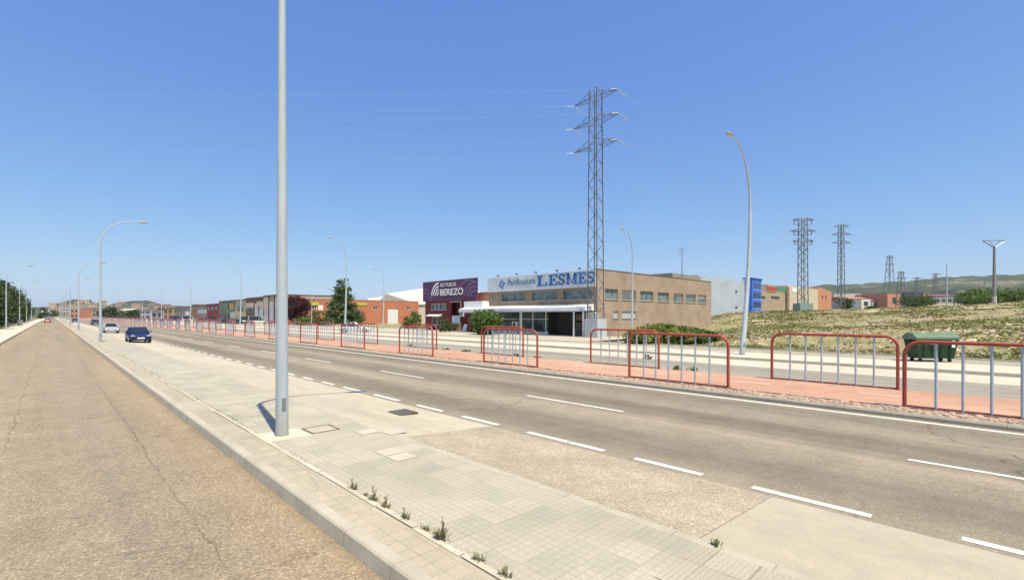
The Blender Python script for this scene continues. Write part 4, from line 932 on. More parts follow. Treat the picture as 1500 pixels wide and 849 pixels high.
c = t.ramp(t.noise(co, .25, 5), [(.3, (.38, .43, .50)), (.7, (.44, .49, .56))]); j = t.math('MAXIMUM', t.ramp(st, [(0, 1.), (.04, 0.)]), t.ramp(st2, [(0, 1.), (.015, 0.)])); c = t.mix(t.math('MULTIPLY', j, .3), c, (.2, .21, .23))
obj('wall', m, t.fin(c, .8), gb_)
for h_ in hl: window(gb_, 'y', GY, *h_, 1, WHITE, GLASS, .1, True, .1, WHITE)
m = MB(); m.tube([(gx0+5, GY+2, gh-.3), (gx0+5, GY+2, gh+5)], .05, 6); m.bar((gx0+4.4, GY+2, gh+4.6), (gx0+5.6, GY+2, gh+4.6), .05); m.bar((gx0+4.5, GY+2, gh+4), (gx0+5.5, GY+2, gh+4), .05); m.v = [(a-21.5, b+0, c_) for a, b, c_ in m.v]
sgl = W(999, 88); m = MB(); x, y = sgl; m.tube([(x, y, 6.5), (x, y, ZT(362, x, y))], [.09, .05], 6)
for q in (.3, .8, 1.3): m.bar((x-.4, y+.4, ZT(362, x, y)-q), (x+.4, y-.4, ZT(362, x, y)-q), .06)
single('antenna', m, GALVD, 'thin antenna mast rising behind the bakery roof', 'antenna')
BLU = M('bright_blue_cladding', (.05, .17, .72), .45, .08, 1.); bt = thing('blue_tower', 'bright blue stair tower at the end of the grey building', 'building', (gx1, GY, 2))
bx0, bx1 = XY(1101, GY-1.5), XY(1115.5, GY-1.5); m = MB(); bz = ZT(410.5, bx1, GY); m.box(bx0+.3, bx1, GY-1.5, GY-.01, 1, bz); m.box(gx1+.02, bx1, GY, GY+8, 1, bz-.02); obj('wall', m, BLU, bt)
m = MB(); m.box(bx0-.6, bx1+.2, GY-1.7, GY+.5, bz+.002, bz+.25); obj('roof', m, M('blue_dark', (.02, .06, .3)), bt)
for r_ in range(3):
    for k in range(4):
        u = bx0+1.2+k*(bx1-bx0-2)/3.6; z = bz-2.4-r_*(bz-4.2)/3.1; m = MB(); m.box(u, u+1., GY-1.56, GY-1.51, z, z+1.5); f_ = obj('window', m, GLASS, bt); m = MB(); m.box(u+.1, u+.8, GY-1.6, GY-1.565, z-.35, z-.05); obj('panel', m, M('pale_blue_panel', (.35, .5, .8)), bt)
# beige works right of the tower
EY = 55.
eb = thing('beige_works', 'tan works building with red and green signs on its roof edge', 'building', (XY(1117, EY), EY, 2))
xa, xb = XY(1112, EY), XY(1151, EY); m = MB(); m.box(xa, xb, EY, EY+25, 0, ZT(425.5, xa, EY)); obj('wall', m, M('tan_render', (.38, .30, .21), .9, .08, .3), eb)
m = MB(); xu = XY(1133, EY+6); m.box(xu-6, xb+10, EY+6, EY+25, 9, ZT(416.5, xb, EY+6)); obj('upper_wall', m, M('dark_upper', (.33, .29, .24)), eb)
for a, b, col, nm in ((1124, 1137, (.45, .05, .04), 'red roof sign'), (1138.5, 1151, (.05, .26, .15), 'green roof sign')):
    m = MB(); m.box(XY(a, EY-.3), XY(b, EY-.3), EY-.3, EY-.1, ZT(425.3, XY(a, EY), EY), ZT(419.5, XY(a, EY), EY)); obj('signboard', m, M(nm.replace(' ', '_'), col), eb, label=nm)
for a, b in ((1115, 1120.5), (1129.5, 1141.5)):
    m = MB(); x_ = XY(a, EY); m.box(x_, XY(b, EY), EY-.06, EY-.01, ZT(436.8, x_, EY), ZT(433.3, x_, EY)); obj('window', m, GLASS, eb)
eb = thing('beige_warehouse', 'cream warehouse with an orange brick end behind the double lattice pylon', 'building', (XY(1151, EY), EY, 2))
xc_, xd = XY(1196, EY), XY(1216, EY); m = MB(); m.box(xb+.05, xc_, EY-.5, EY+25, 0, ZT(419, xb, EY)+.3); obj('wall', m, M('cream_render', (.55, .47, .35), .9, .06, .3), eb)
m = MB(); m.hexa([(xc_+.02, EY-.5, 0), (xd, EY-.5, 0), (xd, EY+25, 0), (xc_+.02, EY+25, 0), (xc_+.02, EY-.5, ZT(420, xc_, EY)), (xd, EY-.5, ZT(427, xd, EY)), (xd, EY+25, ZT(427, xd, EY)), (xc_+.02, EY+25, ZT(420, xc_, EY))]); obj('end_wall', m, M('orange_render', (.52, .24, .14)), eb)
m = MB(); m.box(XY(1153, EY-.6), XY(1156, EY-.6), EY-.7, EY-.51, 2, ZT(420, xb, EY)); obj('pilaster', m, M('brown_pilaster', (.25, .18, .12)), eb)
m = MB(); m.box(XY(1158, EY), XY(1166, EY), EY-.6, EY-.52, ZT(427, xb+3, EY), ZT(421, xb+3, EY)); obj('white_panel', m, WHITE, eb)
for p in (1202, 1207): m = MB(); x_ = XY(p, EY); m.box(x_, x_+1.5, EY-.58, EY-.52, ZT(437, x_, EY), ZT(433, x_, EY)); obj('window', m, GLASS, eb)

# far blocks: generic boxes square to the view or to the road -----------------
def block(px0, px1, ytop, Z, depth, col, name, label, cat='building', rows=1, cols=3, base=0., rot=None, roof=None, gable=0, roofcol=None, wcol=None, doors=0, mat=None, band=None):
    x0, y0 = W((px0+px1)/2, Z); wd_ = (px1-px0)/F*Z; h = CH+(HY-ytop)/F*Z-base
    r = thing(name, label, cat, (x0, y0, base)); r.rotation_euler = (0, 0, -TH if rot is None else rot); ORG[r.name] = (0, 0, 0)
    m = MB(); m.box(-wd_/2, wd_/2, 0, depth, -1.5, h-gable); wm = mat or M('wall_%02d_%02d_%02d' % tuple(int(c*99) for c in col), col, .9, .1, .25)
    wl = obj('wall', m, wm, r)
    rm = M('roof_%02d_%02d_%02d' % tuple(int(c*99) for c in (roofcol or (.3, .28, .26))), roofcol or (.3, .28, .26), .85, .12, .4)
    m = MB()
    if gable: m.hexa([(-wd_/2-.3, -.4, h-gable+.002), (wd_/2+.3, -.4, h-gable+.002), (wd_/2+.3, depth+.4, h-gable+.002), (-wd_/2-.3, depth+.4, h-gable+.002), (-wd_/2-.3, depth*.45, h), (wd_/2+.3, depth*.45, h), (wd_/2+.3, depth*.55, h), (-wd_/2-.3, depth*.55, h)])
    else: m.box(-wd_/2-.1, wd_/2+.1, -.12, depth+.1, h+.002, h+.3)
    obj('roof', m, rm, r)
    hh = h-gable; lv = hh/max(rows, 1)
    for a in range(rows):
        for b in range(cols):
            u = -wd_/2+wd_*(b+.5)/cols; ww = min(wd_/cols*.55, 2.4); z = lv*a+lv*.35
            m = MB(); 
            if a == 0 and b < doors: m.box(u-ww*.7, u+ww*.7, -.06, -.012, 0, lv*.75); obj('door', m, M('door_grey', (.35, .36, .36)), r); continue
            m.box(u-ww/2, u+ww/2, -.05, -.012, z, z+lv*.42); obj('window', m, wcol or GLASS, r)
    if band: m = MB(); m.box(-wd_/2, wd_/2, -.1, -.055, h*band[1], h*band[2]); obj('signboard', m, band[0], r)
    return r
YEL = M('yellow_panel', (.52, .42, .20)); RED = M('red_panel', (.38, .05, .05)); CREAMP = M('cream_panel', (.55, .48, .38))
# row of workshops along the side road, fronts at x = 46
def front(px0, px1, ytop, col, name, label, rows=2, cols=3, X=46., depth=18., mat=None, bands=(), wcol=None, roofcol=None, doors=0):
    y1_, y0_ = YX(px0, X), YX(px1, X)
    h = ZT(ytop, X, (y0_+y1_)/2); L = y1_-y0_
    r = thing(name, label, 'building', (X, y0_, 0), 'workshops along the side road')
    wm = mat or M('wall_%02d_%02d_%02d' % tuple(int(c*99) for c in col), col, .9, .1, .25)
    m = MB(); m.box(X, X+depth, y0_+.02, y1_-.02, -.5, h); obj('wall', m, wm, r)
    m = MB(); m.box(X-.15, X+depth, y0_, y1_, h+.002, h+.35); obj('roof', m, M('roof_edge_%d' % int((roofcol or (.1,))[0]*100), roofcol or (.10, .07, .05)), r)
    for a in range(rows):
        for b in range(cols):
            lv = h/rows; u = y0_+L*(b+.5)/cols; ww = L/cols*.6; z = lv*a+lv*.35; m = MB()
            if a == 0 and b < doors: m.box(X-.06, X-.012, u-ww*.6, u+ww*.6, 0, lv*.8); obj('garage_door', m, M('door_pale', (.55, .57, .58)), r); continue
            m.box(X-.05, X-.012, u-ww/2, u+ww/2, z, z+lv*.4); obj('window', m, wcol or GLASS, r)
    for (mt, f0, f1, z0, z1) in bands: m = MB(); m.box(X-.14, X-.06, y0_+L*f0, y0_+L*f1, h*z0, h*z1); obj('signboard', m, mt, r)
    return r
front(386, 411, 433.5, (.46, .38, .29), 'workshop', 'beige workshop with tall panels just left of the near lamp pole', 1, 3, doors=3, bands=[(M('brown_column', (.14, .07, .045)), 0.0, .06, 0, 1), (M('brown_column', (.14, .07, .045)), .3, .36, 0, 1), (WHITE, .12, .25, .55, .92), (M('brown_column', (.14, .07, .045)), .62, .68, 0, 1), (CREAMP, .7, .98, .48, .95)])
front(360.5, 386, 437, (.19, .105, .06), 'workshop', 'brown workshop with cream sign strips and a dark roof edge', 1, 4, doors=2, bands=[(CREAMP, .05, .35, .68, .88), (CREAMP, .55, .97, .64, .84), (WHITE, .0, .6, .0, .28)])
front(345, 360, 440, (.42, .38, .28), 'workshop', 'cream corrugated workshop with a yellow lower band', 1, 1, mat=corrugated('cream_corrugated', (.42, .38, .28), 2.5), bands=[(YEL, 0, 1, .3, .52)])
front(321, 345, 441.5, (.20, .24, .17), 'workshop', 'greenish glazed workshop with mural panels', 2, 4, bands=[(M('mural_green', (.14, .2, .13), .7, .5, .35), .35, .95, .5, .95), (M('mural_ochre', (.45, .28, .10), .7, .3), .1, .4, .6, .9), (M('pale_panel', (.45, .47, .45)), .0, .28, .2, .5)])
front(303, 320, 446, (.26, .04, .045), 'workshop', 'dark red workshop between the greenish and the grey one', 2, 3)
front(290, 303, 449, (.33, .31, .30), 'workshop', 'grey workshop with a pale upper wall', 2, 3, bands=[(M('pale_grey', (.5, .5, .5)), 0, 1, .55, .8)])
front(281, 290, 447, (.36, .15, .08), 'workshop', 'narrow rust coloured workshop', 2, 2)
front(255, 280, 450, (.30, .24, .19), 'workshop', 'grey brown workshop with mixed panels', 2, 4, bands=[(WHITE, .1, .3, .4, .7)])
front(240, 254, 452, (.45, .24, .14), 'workshop', 'brick orange workshop with yellow strips', 2, 2, bands=[(YEL, .0, .1, 0, .9), (YEL, .5, .6, 0, .9)])
front(222, 239, 455, (.40, .38, .36), 'workshop', 'pale distant workshop beside the yellow striped one', 1, 2)
front(205, 221, 454, (.50, .52, .58), 'workshop', 'white blue distant workshop in the side road row', 2, 2)
# farther town
town = [(176, 194, 451.5, 520, (.62, .60, .56), 'white cubic building standing out in the distant town', 2, 3), (178, 200, 457, 480, (.42, .2, .12), 'low orange house in front of the white cubic building', 1, 3),
 (160, 176, 456, 540, (.45, .42, .40), 'grey house left of the white cubic building in the distant town', 2, 3), (150, 160, 457.5, 470, (.50, .52, .55), 'pale blue house behind the silver car', 1, 2),
 (103, 115, 452.5, 430, (.50, .22, .13), 'orange brick block beside the second median lamp', 2, 2), (115, 148, 456.5, 460, (.33, .32, .24), 'long low greenish hall behind the second median lamp', 1, 5),
 (88, 104, 447, 620, (.46, .40, .30), 'beige apartment block at the end of the avenue', 4, 4), (100, 118, 445, 800, (.50, .43, .33), 'taller cream apartment block on the hill at the end of the avenue', 4, 4),
 (120, 140, 450, 760, (.40, .24, .17), 'brown roofed house row behind the long low hall', 2, 5), (72, 84, 458, 600, (.42, .30, .2), 'small ochre house at the end of the service road', 1, 2), (78, 88, 454, 700, (.45, .36, .26), 'tan house left of the beige apartment block', 2, 2),
 (140, 158, 452, 800, (.40, .35, .28), 'tan building behind the tall median lamp', 2, 3), (196, 214, 454, 700, (.36, .29, .22), 'brownish building right of the white cubic one', 2, 3), (214, 236, 452.5, 760, (.44, .33, .25), 'pinkish far building above the workshops', 2, 4),
 (236, 262, 451, 720, (.36, .32, .25), 'olive far building above the orange workshop', 2, 4), (262, 284, 450.5, 620, (.42, .34, .26), 'tan far building above the grey brown workshop', 2, 4)]
for i, (a, b, yt, Z, col, lab, ro, co_) in enumerate(town):
    block(a, b, yt, Z, 14, col, 'distant_house' if ro < 3 else 'apartment_block', lab, 'building', ro, co_, 0, roofcol=(.28, .16, .11) if i % 2 else (.4, .37, .33), gable=2 if i % 3 == 0 and ro < 3 else 0)
rt_ = random.Random(21)
for k in range(95):
    px = rt_.uniform(72, 330); Z = rt_.uniform(640, 1150); x, y = W(px, Z); a = math.atan((px-CX)/F); rr_ = Z/math.cos(a); zb = float(hz(a, rr_)) if rr_ > 800 else 0.
    zb = max(zb, 0)-1; w_, d_, h_ = rt_.uniform(7, 18), rt_.uniform(8, 14), rt_.choice([5, 6, 7, 9, 11]); q = rt_.uniform(-.5, .5)-TH; ca, sa = math.cos(q), math.sin(q)
    def T(u, v, z): return (x+u*ca-v*sa, y+u*sa+v*ca, zb+z)
    m = MB(); m.hexa([T(-w_/2, 0, 0), T(w_/2, 0, 0), T(w_/2, d_, 0), T(-w_/2, d_, 0), T(-w_/2, 0, h_), T(w_/2, 0, h_), T(w_/2, d_, h_), T(-w_/2, d_, h_)])
    m.hexa([T(-w_/2-.4, -.4, h_+.01), T(w_/2+.4, -.4, h_+.01), T(w_/2+.4, d_+.4, h_+.01), T(-w_/2-.4, d_+.4, h_+.01), T(-w_/2, d_*.45, h_+2), T(w_/2, d_*.45, h_+2), T(w_/2, d_*.55, h_+2), T(-w_/2, d_*.55, h_+2)], 1)
    for b in range(3):
        for c_ in range(int(h_//3)): u = -w_/2+w_*(b+.5)/3; m.hexa([T(u-.7, -.12, c_*3+1.5), T(u+.7, -.12, c_*3+1.5), T(u+.7, -.02, c_*3+1.5), T(u-.7, -.02, c_*3+1.5), T(u-.7, -.12, c_*3+2.9), T(u+.7, -.12, c_*3+2.9), T(u+.7, -.02, c_*3+2.9), T(u-.7, -.02, c_*3+2.9)], 2)
    col, cn_ = rt_.choice([((.55, .48, .38), 'cream'), ((.42, .26, .18), 'reddish'), ((.62, .60, .56), 'white'), ((.38, .34, .29), 'grey'), ((.46, .35, .22), 'ochre')])
    single('distant_house', m, [M('wall_'+cn_, col, .9, .1, .3), M('roof_tile_far', (.28, .15, .10), .9, .2, .3), GLASS], 'tiny %s house in the distant town below the hills' % cn_, 'house', 'houses of the distant town')
# right side distance
rt = [(1222, 1262, 430, 330, (.52, .50, .47), 'white and grey factory buildings behind the single lattice pylon', 1, 4, 8, (.45, .43, .42), 0), (1246, 1300, 433.5, 270, (.46, .40, .40), 'long grey house with a rust red roof behind the field', 1, 5, 7, (.34, .15, .09), 2.4),
 (1262, 1275, 438, 262, (.66, .64, .60), 'small white annex in front of the rust roofed house', 1, 1, 7, None, 0), (1300, 1321, 430, 262, (.50, .25, .16), 'orange brick block at the end of the rust roofed house', 1, 1, 7, (.45, .3, .22), 0),
 (1326, 1352, 428, 300, (.05, .06, .11), 'dark blue warehouse with a dark red roof', 1, 2, 8, (.20, .055, .04), 0), (1350, 1405, 430, 330, (.30, .30, .33), 'grey warehouse with a long red roof edge', 1, 6, 8, (.24, .07, .05), 1.5),
 (1402, 1460, 425, 420, (.26, .27, .28), 'long dark grey warehouse roof under the hill left of the concrete pole', 0, 1, 9, (.22, .23, .24), 0), (1461, 1540, 423.5, 420, (.24, .25, .26), 'wide dark grey warehouse under the hill at the right edge', 0, 1, 9, (.22, .23, .24), 0),
 (1170, 1225, 436, 420, (.50, .48, .46), 'low pale sheds behind the cream warehouse', 1, 5, 8, None, 0), (1345, 1420, 443.5, 255, (.52, .45, .36), 'low pale boundary wall building behind the field', 0, 1, 6, (.5, .45, .37), 0)]
for a, b, yt, Z, col, lab, ro, co_, bs, rc_, gb2 in rt: block(a, b, yt, Z, 25, col, 'far_warehouse', lab, 'building', ro, co_, bs-1, roofcol=rc_, gable=gb2)
for i, (px, Z, w_, yt, yb) in enumerate(((1392, 1350, 13, 410, 418), (1435, 1300, 9, 420, 424))):
    pass

# ------------------------------------------------------------------ pylons and wires
def pylon(px, ytop, Z, base, aw, at_, arms, label, name='lattice_pylon', rot=0, bw=.09, n=14, ins=True, wide=None, bars=None):
    x, y = W(px, Z); h = CH+(HY-ytop)/F*Z-base
    r = thing(name, label, 'pylon', (x, y, base)); r.rotation_euler = (0, 0, rot); ORG[r.name] = (0, 0, 0)
    cr = [(-1, -1), (1, -1), (1, 1), (-1, 1)]
    def hw(z): return (aw+(at_-aw)*z/h)/2
    for (sx_, sy_) in cr: obj('leg', MB().bar((sx_*hw(0), sy_*hw(0), -.3), (sx_*hw(h), sy_*hw(h), h), bw*1.3), GALVP, r)
    m = MB(); zs = [h*(1-(1-k/n)**1.12) for k in range(n+1)]
    for k in range(n):
        z0, z1 = zs[k], zs[k+1]; a, b = hw(z0), hw(z1)
        for q in range(4):
            c, d = cr[q], cr[(q+1) % 4]
            m.bar((c[0]*a, c[1]*a, z0), (d[0]*b, d[1]*b, z1), bw*.62) if (k+q) % 2 == 0 else m.bar((d[0]*a, d[1]*a, z0), (c[0]*b, c[1]*b, z1), bw*.62)
            if bw > .1 or n > 20: pass
    obj('bracing', m, GALVP, r)
    tips = []
    for (zf, La) in arms:
        z = h*zf; b = hw(z); aos = []
        for s_ in (-1, 1):
            am = MB(); tip = (0, s_*La, z+.15)
            for sx_ in (-1, 1): am.bar((sx_*b, s_*b, z), tip, bw*.8); am.bar((sx_*b, s_*b, z+h*.028), tip, bw*.7)
            for q in (.33, .66):
                p0 = Vector((-b, s_*b, z)).lerp(Vector(tip), q); p1 = Vector((b, s_*b, z)).lerp(Vector(tip), q); am.bar(p0, p1, bw*.5); p2 = Vector((-b, s_*b, z+h*.028)).lerp(Vector(tip), q); am.bar(p0, p2, bw*.5)
            tips.append(Vector(tip)); aos.append(obj('crossarm', am, GALVP, r))
        if ins:
            for s_ in (-1, 1):
                for dx in (-1, 1):
                    i_ = MB(); pts_ = [(dx*.15+dx*k*.15, s_*La, z+.1-k*.05) for k in range(9)]
                    i_.tube(pts_, [.02+.045*(k % 2) for k in range(9)], 8); obj('insulator', i_, M('insulator_glass', (.55, .60, .60), .2, .05), aos[(s_+1)//2])
    mt = Matrix.Translation((x, y, base))@Matrix.Rotation(rot, 4, 'Z')
    return r, [mt@t_ for t_ in tips]
mainp, T1 = pylon(872.5, 131, 52.3, .1, 1.30, .95, [(.765, 2.95), (.865, 3.05), (.96, 2.9)], 'tall slender lattice pylon in front of the bakery, its three crossarms against the sky', n=26, bw=.07, rot=0)
m = MB(); x, y = W(872.5, 52.3); m.box(x-.85, x+.85, y-.85, y+.85, 0, 2.15); obj('tmp', m, M('climb_guard', (.44, .47, .49), .6, .12, 1.2), None)
o = bpy.data.objects['tmp']; o.name = 'climb_guard'; o.parent = mainp; o.data.transform(Matrix.Translation((-x, -y, -.1)))
p2, T2 = pylon(1176, 320, 142, 3.9, 2.0, 1.6, [(.66, 1.6), (.75, 3.3), (.86, 4.), (.98, 3.3)], 'broad double lattice pylon with six crossarm levels beside the beige warehouse', n=22, bw=.15, rot=R(90)-TH)
m = MB(); m.box(-1.9, 1.9, -1.9, 1.9, 0, 2.2); g_ = obj('base_guard', m, M('guard_teal', (.22, .30, .30)), None); g_.parent = p2
for zf in (.70, .80, .91):
    m = MB(); z = 28.2*zf; m.bar((0, -2.6, z), (0, 2.6, z), .13)
    for s_ in (-1, 1): m.tube([(0, s_*2.6, z-.1), (0, s_*2.6, z+1.3)], [.1, .17], 6)
    o = obj('switch_arm', m, GALVD, None); o.parent = p2
p3, T3 = pylon(1232, 329, 175, 5, 1.7, 1.2, [(.78, 3.6), (.88, 3.9), (.975, 3.)], 'slim three armed lattice pylon standing right of the broad double one', n=20, bw=.15, rot=R(90)-TH)
p4, T4 = pylon(1303, 374, 330, 8, 6., 1.6, [(.70, 2.8), (.82, 3.3), (.95, 2.8)], 'small distant lattice pylon with splayed legs in front of the hill', n=12, bw=.2, rot=R(90)-TH)
p5, T5 = pylon(1320, 397, 240, 6, 3.2, 1.2, [(.62, 2.2), (.80, 2.6), (.95, 1.9)], 'short lattice pylon beside the orange brick block', n=12, bw=.17, rot=R(90)-TH)
p6, T6 = pylon(1343, 406, 260, 6.5, 1.2, .8, [(.97, 3.)], 'thin distant pylon with one crossarm left of the white mast', n=12, bw=.15, rot=R(90)-TH)
p7, T7 = pylon(1370, 400, 420, 9, 2.6, 1.3, [(.86, 4.), (.96, 5.4)], 'faint far pylon with wide crossarm in front of the hill', n=12, bw=.26, rot=R(90)-TH)
# concrete pole with V head
x, y = W(1456.5, 98); zb = float(terr(x, y)); zt = ZT(361, x, y)
tp = thing('power_pole', 'grey concrete power pole with a V shaped steel head behind the field', 'power pole', (x, y, zb))
obj('pole', MB().tube([(x, y, zb-.4), (x, y, zt)], [.34, .2], 8), M('pole_concrete', (.24, .235, .21), .9, .15, 1.), tp)
obj('foot', MB().tube([(x, y, zb-.3), (x, y, zb+1.9)], [.4, .37], 8), M('foot_concrete', (.45, .43, .38)), tp)
ar = MB(); c45, s45 = CT, -ST; zt2 = ZT(352.5, x, y)
for s_ in (-1, 1):
    e = (x+s_*2.45*c45, y+s_*2.45*s45, zt2); ar.bar((x, y, zt-.3), e, .16); ar.bar((x, y, zt2+.1), e, .13); q = (x+s_*1.2*c45, y+s_*1.2*s45, zt2-.0); ar.bar((x, y, zt), q, .08)
obj('head', ar, GALVD, tp)
tips_p = [Vector((x+s_*2.4*c45, y+s_*2.4*s45, zt2)) for s_ in (-1, 0, 1)]
for px, yt, Z, lab in ((1387, 385, 120, 'thin white mast on top of the field'), (1397, 425, 200, 'short dark pole right of the white mast')):
    x, y = W(px, Z); zb = float(terr(x, y)); m = MB().tube([(x, y, zb-.2), (x, y, ZT(yt, x, y))], [.16, .09], 8); single('mast', m, GALV if px == 1387 else GALVD, lab, 'mast')
x, y = W(1442, 210); zb = float(terr(x, y)); m = MB().tube([(x, y, zb-.2), (x, y, ZT(412, x, y))], [.2, .14], 8); single('mast', m, GALVD, 'dark slim pole behind the bushes left of the concrete pole', 'mast')
def wire(a, b, sag, lab, rad=.011, n=24, gp='overhead wires'):
    a, b = Vector(a), Vector(b); pts_ = [a.lerp(b, k/n)-Vector((0, 0, sag*4*(k/n)*(1-k/n))) for k in range(n+1)]
    m = MB().tube(pts_, rad, 4, cap=False); single('overhead_wire', m, M('cable_grey', (.42, .46, .52), .5, .05), lab, 'wire', gp)
cmp_ = ['lowest', 'lowest', 'middle', 'middle', 'top', 'top']
for i, a in enumerate(T1):
    s_ = 'left' if i % 2 else 'right'
    b = T2[(i//2+1)*2+(i % 2)]
    wire(a+Vector((.1, 0, 0)), b, 2.5, 'cable from the %s %s arm of the tall pylon to the broad pylon' % (cmp_[i], s_), .012)
    e = a+Vector((-CT, ST, 0))*150+Vector((-10, -8, 0)); wire(a-Vector((.1, 0, 0)), e, 3., 'faint cable running left across the sky from the %s %s arm' % (cmp_[i], s_), .006)
for i, (a, b) in enumerate(zip(T2[2:], T3)): wire(a, b, 1.0, '%s short cable between the broad pylon and the slim pylon right of it' % ordn[i], .02)
for i, a in enumerate(tips_p): wire(a, a+Vector((-70*CT+42*ST+30, 70*ST*0-34, 10.5)), 1.2, '%s cable climbing to the upper right from the concrete power pole' % ordn[i], .012)

# ------------------------------------------------------------------ green container
cx_, cy_ = G(1363, 529, .14); ct = thing('waste_container', 'dark green four wheeled waste container with a lighter lid on the side pavement', 'waste container')
W2, D2 = .98, .48
m = MB(); m.hexa([(-W2*.84, -D2*.8, .18), (W2*.84, -D2*.8, .18), (W2*.84, D2*.8, .18), (-W2*.84, D2*.8, .18), (-W2, -D2, 1.15), (W2, -D2, 1.15), (W2, D2, 1.15), (-W2, D2, 1.15)])
for k in (-.6, -.2, .2, .6): m.hexa([(k-.03, -D2*.8-.03, .2), (k+.03, -D2*.8-.03, .2), (k+.03, -D2*.8, .2), (k-.03, -D2*.8, .2), (k-.03, -D2-.03, 1.12), (k+.03, -D2-.03, 1.12), (k+.03, -D2, 1.12), (k-.03, -D2, 1.12)])
GR = M('green_plastic', (.013, .042, .019), .5, .15, 2.); GR2 = M('green_lid', (.11, .18, .11), .55, .12, 2.)
obj('body', m, GR, ct)
m = MB()
pr = [(-D2-.05, 1.15), (-D2-.05, 1.25), (-D2*.6, 1.42), (0, 1.48), (D2*.6, 1.42), (D2+.05, 1.25), (D2+.05, 1.15)]
for (a, b), (c, d) in zip(pr[:-1], pr[1:]): m.poly([(-W2-.05, a, b), (W2+.05, a, b), (W2+.05, c, d), (-W2-.05, c, d)])
m.poly([(-W2-.05, a, b) for a, b in pr]); m.poly([(W2+.05, a, b) for a, b in pr][::-1]); obj('lid', m, GR2, ct)
for sx_ in (-1, 1):
    for sy_ in (-1, 1): obj('wheel', MB().tube([(sx_*W2*.7, sy_*D2*.6-.03, .09), (sx_*W2*.7, sy_*D2*.6+.03, .09)], .09, 12), DARK, ct)
    obj('side_bracket', MB().box(sx_*(W2-.02), sx_*(W2+.1), -.2, .2, .75, 1.05), DARK, ct)
obj('sticker', MB().box(.62, .78, -D2-.045, -D2-.036, .75, 1.1), WHITE, ct); obj('sticker', MB().box(-.35, -.05, -D2-.045, -D2-.036, .9, 1.08), M('grey_label', (.4, .42, .42)), ct)
ct.location = (cx_, cy_, .145); ct.rotation_euler = (0, 0, -R(50))

